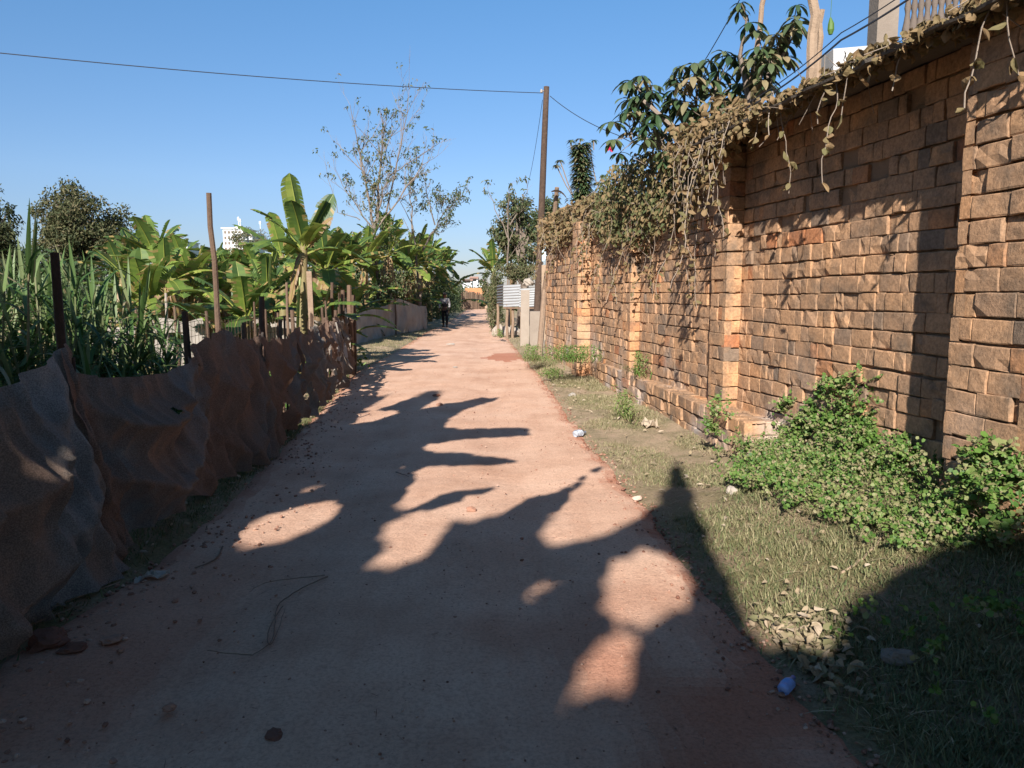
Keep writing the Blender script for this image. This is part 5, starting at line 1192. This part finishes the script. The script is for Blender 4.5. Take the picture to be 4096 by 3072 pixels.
# creeper with broad grey leaves on the verge
dlp = MB()
for _ in range(620):
    q = gp(R.gauss(3170, 110), R.gauss(2570, 85), .13)
    if q.x < xr(q.y) + .06: continue
    q.z = gz(q.x, q.y) + rr(.02, .07)
    dlp.leaf(q, V((rr(-1, 1), rr(-1, 1), rr(-.2, .4))), V((-.2, -.5, 1)) + rdir() * .7, rr(.025, .055), rr(.022, .04), rr(0, .6))
    if R.random() < .5: dlp.cleaf(q + rdir() * .03, rr(.03, .06), rr(.02, .045), rr(.1, .9))
tag(dlp.build('creeping_plant', M_dryleaf), 'patch of broad dusty grey-green leaves on the verge where sun meets shade', 'creeper', kind='stuff')
fl = MB()
for _ in range(260):
    y = 3 + 12 * R.random(); x = lerp(xr(y), wx(y), R.random()); z = gz(x, y) + .03
    if 6.4 < y < 13 and x > 1.3 + (13 - y) * .1: continue
    fl.leaf(V((x, y, z)), V((rr(-1, 1), rr(-1, 1), rr(-.1, .3))), V((0, -.3, 1)) + rdir() * .5, rr(.03, .08), rr(.015, .035), rr(.3, 1))
for _ in range(200):
    y = 3 + 18 * R.random(); x = lerp(xl(y), fx(y) if y < 14 else xl(y) - .5, R.random()); fl.leaf(V((x, y, gz(x, y) + .02)), V((rr(-1, 1), rr(-1, 1), .1)), V((0, -.3, 1)) + rdir() * .4, rr(.03, .07), rr(.015, .03), rr(.3, 1))
tag(fl.build('fallen_leaves', M_dryleaf), 'scattered dry fallen leaves on the verges', 'leaves', kind='stuff')

# ------------------------------------------------------------ gravel and road litter
gv = MB()
for _ in range(5200):
    y = 1.6 + 14 * R.random() ** 1.5; a, b = xl(y), xr(y); u = R.random()
    e = R.random()
    if e < .2: x = b - abs(R.gauss(0, .14)) + .04; v_ = rr(.0, .6); r = rr(.003, .015)
    elif e < .42: x = a + abs(R.gauss(0, .25)); v_ = rr(.1, .7); r = rr(.004, .018)
    else: x = lerp(a, b, u); v_ = rr(.0, .7); r = rr(.002, .007) if R.random() < .94 else rr(.007, .014)
    gv.rock((x, y, gz(x, y) + r * .25), r, v_, .7)
for _ in range(420):
    y = 1.7 + 9 * R.random() ** 1.4; x = lerp(xl(y), xr(y), R.random()); a = rr(0, 6.28); gv.blade((x, y, gz(x, y) + .004), (cos(a), sin(a), .05), rr(.015, .07), rr(.002, .006), .2, 2, rr(0, .3))
tag(gv.build('gravel', M_rock), 'loose pebbles and brick crumbs on the dirt road', 'gravel', kind='stuff')
def stone(name, label, px, py, r, val, flat=.6, matl=None, cat='stone', grp=None):
    p = gp(px, py, .02); m_ = MB()
    c = V((p.x, p.y, gz(p.x, p.y) + r * .35)); m_.bigrock(c, r, val, flat); tag(m_.build(name, matl or M_rock), label, cat, grp)
stone('earth_clod', 'large dark red clod at the lower left near the fence', 195, 2575, .07, -.3)
stone('earth_clod', 'flat dark clod right of the largest clod at lower left', 290, 2600, .05, -.3, .35)
stone('brick_piece', 'orange brick fragment beside the crumpled white paper', 525, 2345, .045, .42)
stone('brick_piece', 'orange crumbled brick piece on the shaded left lane edge', 450, 2565, .045, .42, .3)
stone('earth_clod', 'brown lump lying in the small sunlit patch mid-road', 1885, 2040, .035, .35)
stone('earth_clod', 'small grey stone near the bottom left of the road', 680, 2830, .022, .4)
stone('earth_clod', 'dark flat stone on the road near the bottom, left of centre', 1095, 2940, .028, -.2, .35)
stone('pale_stone', 'yellowish rounded stone on the green verge left of the weed mound', 2925, 2010, .045, 1.2, .8, M_conc)
stone('pale_stone', 'whitish stone on the right road edge beside the verge shadow', 2550, 1995, .028, .9, .8)
stone('pale_stone', 'grey boulder in the dark grass at the lower right', 3590, 2665, .06, .3, .6, M_conc)
stone('dung_lump', 'twin dark lumps in the leaf shadows in mid-road', 1745, 1585, .045, .0)
stone('dung_lump', 'pale clod just in front of the twin dark lumps', 1757, 1620, .04, .4)
stone('white_rag', 'white crumpled litter on the right verge by the plinth', 2290, 1583, .05, .9, .6, M_net_pale, 'litter')
stone('white_rag', 'whitish torn bag lying in the lane ahead', 1805, 1380, .10, .9, .25, M_net_pale, 'litter')
stone('white_rag', 'small white scrap on the bright middle of the road', 1820, 1470, .045, 1, .3, M_net_pale, 'litter')
# cloth scrap and crumpled paper
def crumple(label, px, py, w_, h_, matl, val, name='crumpled_paper', cat='litter', z=.02, rot=.2, lift=.035):
    p = gp(px, py, z); rows = []
    for i in range(8):
        r = []
        for j in range(8):
            u, v = i / 7 - .5, j / 7 - .5; x = u * w_ + .012 * nz(i, j, 2); y = v * h_ + .012 * nz(i, j, 5)
            X, Y = p.x + x * cos(rot) - y * sin(rot), p.y + x * sin(rot) + y * cos(rot)
            r.append(V((X, Y, gz(X, Y) + .012 + lift * abs(nz(i * .8, j * .8, px * .01)) * 2)))
        rows.append(r)
    m_ = MB(); m_.grid(rows, val); tag(m_.build(name, matl), label, cat)
crumple('crumpled pale grey paper on the shaded left lane edge', 610, 2310, .17, .09, M_net_pale, 1.2)
crumple('blue-grey cloth scrap half buried at the weed mound', 3010, 1865, .12, .25, M_plast, .6, 'cloth_scrap', z=.2, lift=.08)
crumple('pale yellow leafy scrap beside the plinth foot', 2600, 1690, .16, .2, M_dryleaf, .9, 'dry_husk', z=.1, lift=.08)
# crushed plastic bottle (grey) and blue crushed bottle
def bottle(label, px, py, L_, r, rz, matl, z=.02):
    p = gp(px, py, z); m_ = MB(); d = V((cos(rz), sin(rz), 0)); n = 16; z0 = gz(p.x, p.y) + r * .8; P = []; RR = []
    for i in range(n + 1):
        t = i / n; P.append(V((p.x, p.y, z0)) + d * L_ * (t - .5) + V((0, 0, .006 * sin(i * 2)))); RR.append(r * (.9 + .18 * sin(i * 1.9)) * (1 if t < .72 else lerp(1, .35, (t - .72) / .28)))
    m_.tube(P, RR, 16, .55, jit=.05); t_ = thing('plastic_bottle', label, 'bottle', (p.x, p.y, 0)); m_.build('body', matl, t_, smooth=True)
    m_ = MB(); m_.tube([P[-1], P[-1] + d * .02], r * .42, 8, .1); m_.build('cap', matl, t_)
bottle('crushed grey plastic bottle lying on the right road edge', 2318, 1742, .15, .038, .75, M_plast)
bottle('crushed blue and white plastic bottle in the shade by the lower right verge', 3150, 2752, .10, .024, .9, M_blue)
# sticks on the road
def stick(label, pix, r=.006, val=.6, cat='stick', name='dry_stick', lift=.012):
    P = []
    for (a_, b_) in pix: p = gp(a_, b_, .02); P.append(V((p.x, p.y, gz(p.x, p.y) + lift)))
    Q = []
    for i in range(len(P) - 1):
        a_, b_, c_, d_ = P[max(i - 1, 0)], P[i], P[i + 1], P[min(i + 2, len(P) - 1)]
        for k_ in range(6):
            t = k_ / 6; q = .5 * ((2 * b_) + (c_ - a_) * t + (2 * a_ - 5 * b_ + 4 * c_ - d_) * t * t + (3 * b_ - a_ - 3 * c_ + d_) * t ** 3); Q.append(q + V((.008 * nz(q.x * 20, q.y * 20), .008 * nz(q.x * 20, q.y * 20, 5), .004 * nz(q.x * 9, q.y * 9, 2))))
    Q.append(P[-1]); m_ = MB(); m_.tube(Q, [lerp(r, r * .5, i / len(Q)) for i in range(len(Q))], 5, val); tag(m_.build(name, M_wood), label, cat, 'dry sticks on the ground')
stick('long forked dry stick lying across the shaded left of the road', [(1310, 2310), (1210, 2355), (1110, 2430), (1090, 2560), (1010, 2625)], .004)
stick('short twig branching left from the long forked stick', [(1010, 2625), (920, 2618), (830, 2605)], .003)
stick('thin curved twig above the long forked stick', [(1300, 2305), (1180, 2318), (1060, 2335), (1000, 2370)], .003)
stick('thin bundle strand hanging beside the long forked stick', [(1130, 2430), (1085, 2500), (1070, 2570), (1095, 2565), (1140, 2440)], .003)
stick('twig by the small sun patch at the left lane edge', [(890, 2190), (860, 2240), (780, 2275)], .006)
stick('short dark stick in front of the second leaf shadow', [(1585, 1890), (1635, 1908)], .005)
stick('pale long reed lying along the left fence foot', [(-60, 2560), (200, 2440), (480, 2330)], .006, .9)
stick('second pale reed beside the first along the fence foot', [(-40, 2590), (180, 2480), (330, 2420)], .005, .8)
stick('orange curved husk on the verge under the weed mound', [(3360, 2350), (3420, 2335), (3500, 2290), (3540, 2240)], .008, .95)
stick('pale broken stalk at the plinth foot', [(2495, 1640), (2485, 1665)], .012, .95)

# ------------------------------------------------------------ walking person
def person():
    p = gp(1780, 1311); s_ = 1.56 / 1.70; ob = V((p.x, p.y, .01))
    T = thing('person', 'person in dark trousers and pale shirt walking on the shaded far lane', 'person', ob)
    def skin(name, verts, edges, matl, lvl=2):
        me = bpy.data.meshes.new(name); me.from_pydata([tuple(V(v[:3]) * s_) for v in verts], edges, []); me.materials.append(matl)
        o = bpy.data.objects.new(name, me); COL.objects.link(o); o.parent = T
        sk = o.modifiers.new('skin', 'SKIN'); sk.use_smooth_shade = True
        for i, v in enumerate(verts): me.skin_vertices[0].data[i].radius = (v[3] * s_, v[3] * s_ * (v[4] if len(v) > 4 else 1))
        me.skin_vertices[0].data[0].use_root = True
        sb = o.modifiers.new('sub', 'SUBSURF'); sb.levels = lvl; sb.render_levels = lvl
        return o
    Msk = mat('skin', [(0, (.10, .05, .03)), (1, (.14, .07, .045))], rough=.6); Mtr = mat('black_trousers', [(0, (.012, .012, .015)), (1, (.02, .02, .025))], rough=.9); Msh = mat('pale_shirt', [(0, (.28, .26, .25)), (1, (.38, .36, .35))], rough=.9); Mva = mat('dark_vest', [(0, (.025, .02, .02)), (1, (.04, .03, .03))], rough=.9)
    # body (skin) : root pelvis
    body = [(0, 0, .92, .13, .8), (0, 0, 1.12, .115, .8), (0, .01, 1.32, .14, .7), (0, 0, 1.44, .06), (0, -.01, 1.50, .055), (0, -.02, 1.56, .085), (0, -.02, 1.65, .085),
            (.17, 0, 1.40, .05), (.23, 0, 1.14, .038), (.22, -.10, .92, .028), (.22, -.13, .84, .030, .5), (-.17, 0, 1.40, .05), (-.24, .02, 1.14, .038), (-.25, -.03, .90, .028), (-.25, -.05, .82, .03, .5),
            (.09, 0, .84, .085), (.10, -.08, .48, .055), (.10, -.02, .09, .038), (.10, -.14, .03, .035), (-.09, 0, .84, .085), (-.09, .06, .48, .055), (-.09, .20, .12, .038), (-.09, .12, .03, .035)]
    edges = [(0, 1), (1, 2), (2, 3), (3, 4), (4, 5), (5, 6), (2, 7), (7, 8), (8, 9), (9, 10), (2, 11), (11, 12), (12, 13), (13, 14), (0, 15), (15, 16), (16, 17), (17, 18), (0, 19), (19, 20), (20, 21), (21, 22)]
    # fingers of both hands
    for hx, hy, hi in ((.22, -.13, 10), (-.25, -.05, 14)):
        for k_ in range(5):
            i0 = len(body); ox = (k_ - 1.5) * .016; ln = (.075, .085, .08, .065, .055)[k_]
            if k_ < 4: body += [(hx + .0, hy + ox, .80, .009), (hx, hy + ox, .80 - ln * .5, .008), (hx - .01, hy + ox, .80 - ln, .007)]
            else: body += [(hx, hy - .04, .84, .010), (hx - .01 * (1 if hx > 0 else -1), hy - .055, .81, .009), (hx - .02 * (1 if hx > 0 else -1), hy - .055, .785, .008)]
            edges += [(hi, i0), (i0, i0 + 1), (i0 + 1, i0 + 2)]
    skin('body', body, edges, Msk)
    skin('trousers', [(0, 0, .93, .150, .85), (.09, 0, .82, .105), (.10, -.08, .48, .078), (.10, -.02, .12, .062), (-.09, 0, .82, .105), (-.09, .06, .48, .078), (-.09, .20, .15, .062)], [(0, 1), (1, 2), (2, 3), (0, 4), (4, 5), (5, 6)], Mtr)
    skin('shirt', [(0, 0, 1.00, .15, .85), (0, 0, 1.18, .14, .85), (0, .01, 1.34, .155, .75), (0, 0, 1.42, .075), (.18, 0, 1.38, .072), (.24, 0, 1.12, .058), (.225, -.10, .94, .048), (-.18, 0, 1.38, .072), (-.25, .02, 1.12, .058), (-.26, -.03, .93, .048)], [(0, 1), (1, 2), (2, 3), (2, 4), (4, 5), (5, 6), (2, 7), (7, 8), (8, 9)], Msh)
    skin('vest', [(0, 0, .96, .162, .85), (0, 0, 1.16, .152, .88), (0, .01, 1.31, .160, .80)], [(0, 1), (1, 2)], Mva)
    m_ = MB(); cap_ = []
    for i in range(7):
        t = i / 6; cap_.append([V((.098 * cos(t * pi / 2) * cos(a), .105 * cos(t * pi / 2) * sin(a) - .02, 1.63 + .105 * sin(t * pi / 2))) * s_ + ob for a in [k_ * 2 * pi / 16 for k_ in range(17)]])
    m_.grid(cap_); m_.box(V((-.07, -.20, 1.625)) * s_ + ob, V((.13, 0, 0)), V((0, .10, 0)), V((0, 0, .012)), .5); m_.build('cap', Mva, T, smooth=True)
    m_ = MB(); m_.tube([V((0, -.105, 1.60)) * s_ + ob, V((0, -.128, 1.575)) * s_ + ob], [.010, .016], 6, .8); m_.build('nose', Msk, T)
    m_ = MB(); m_.rock(V((.035, -.10, 1.615)) * s_ + ob, .011, .5, 1); m_.rock(V((-.035, -.10, 1.615)) * s_ + ob, .011, .5, 1); m_.build('eyes', M_wire, T)
    m_ = MB(); m_.tube([V((-.03, -.10, 1.545)) * s_ + ob, V((.03, -.10, 1.545)) * s_ + ob], .006, 5, .2); m_.build('mouth', M_red, T)
    for hx in (.088, -.088): m_ = MB(); m_.rock(V((hx, -.01, 1.595)) * s_ + ob, .022, .5, 1.4); m_.build('ear', Msk, T)
    for (fx_, fy_, fz_) in ((.10, -.12, .0), (-.09, .13, .0)): m_ = MB(); m_.rock(V((fx_, fy_ + .03, .045)) * s_ + ob, .062, .5, .7); m_.build('shoe', Mva, T)
person()
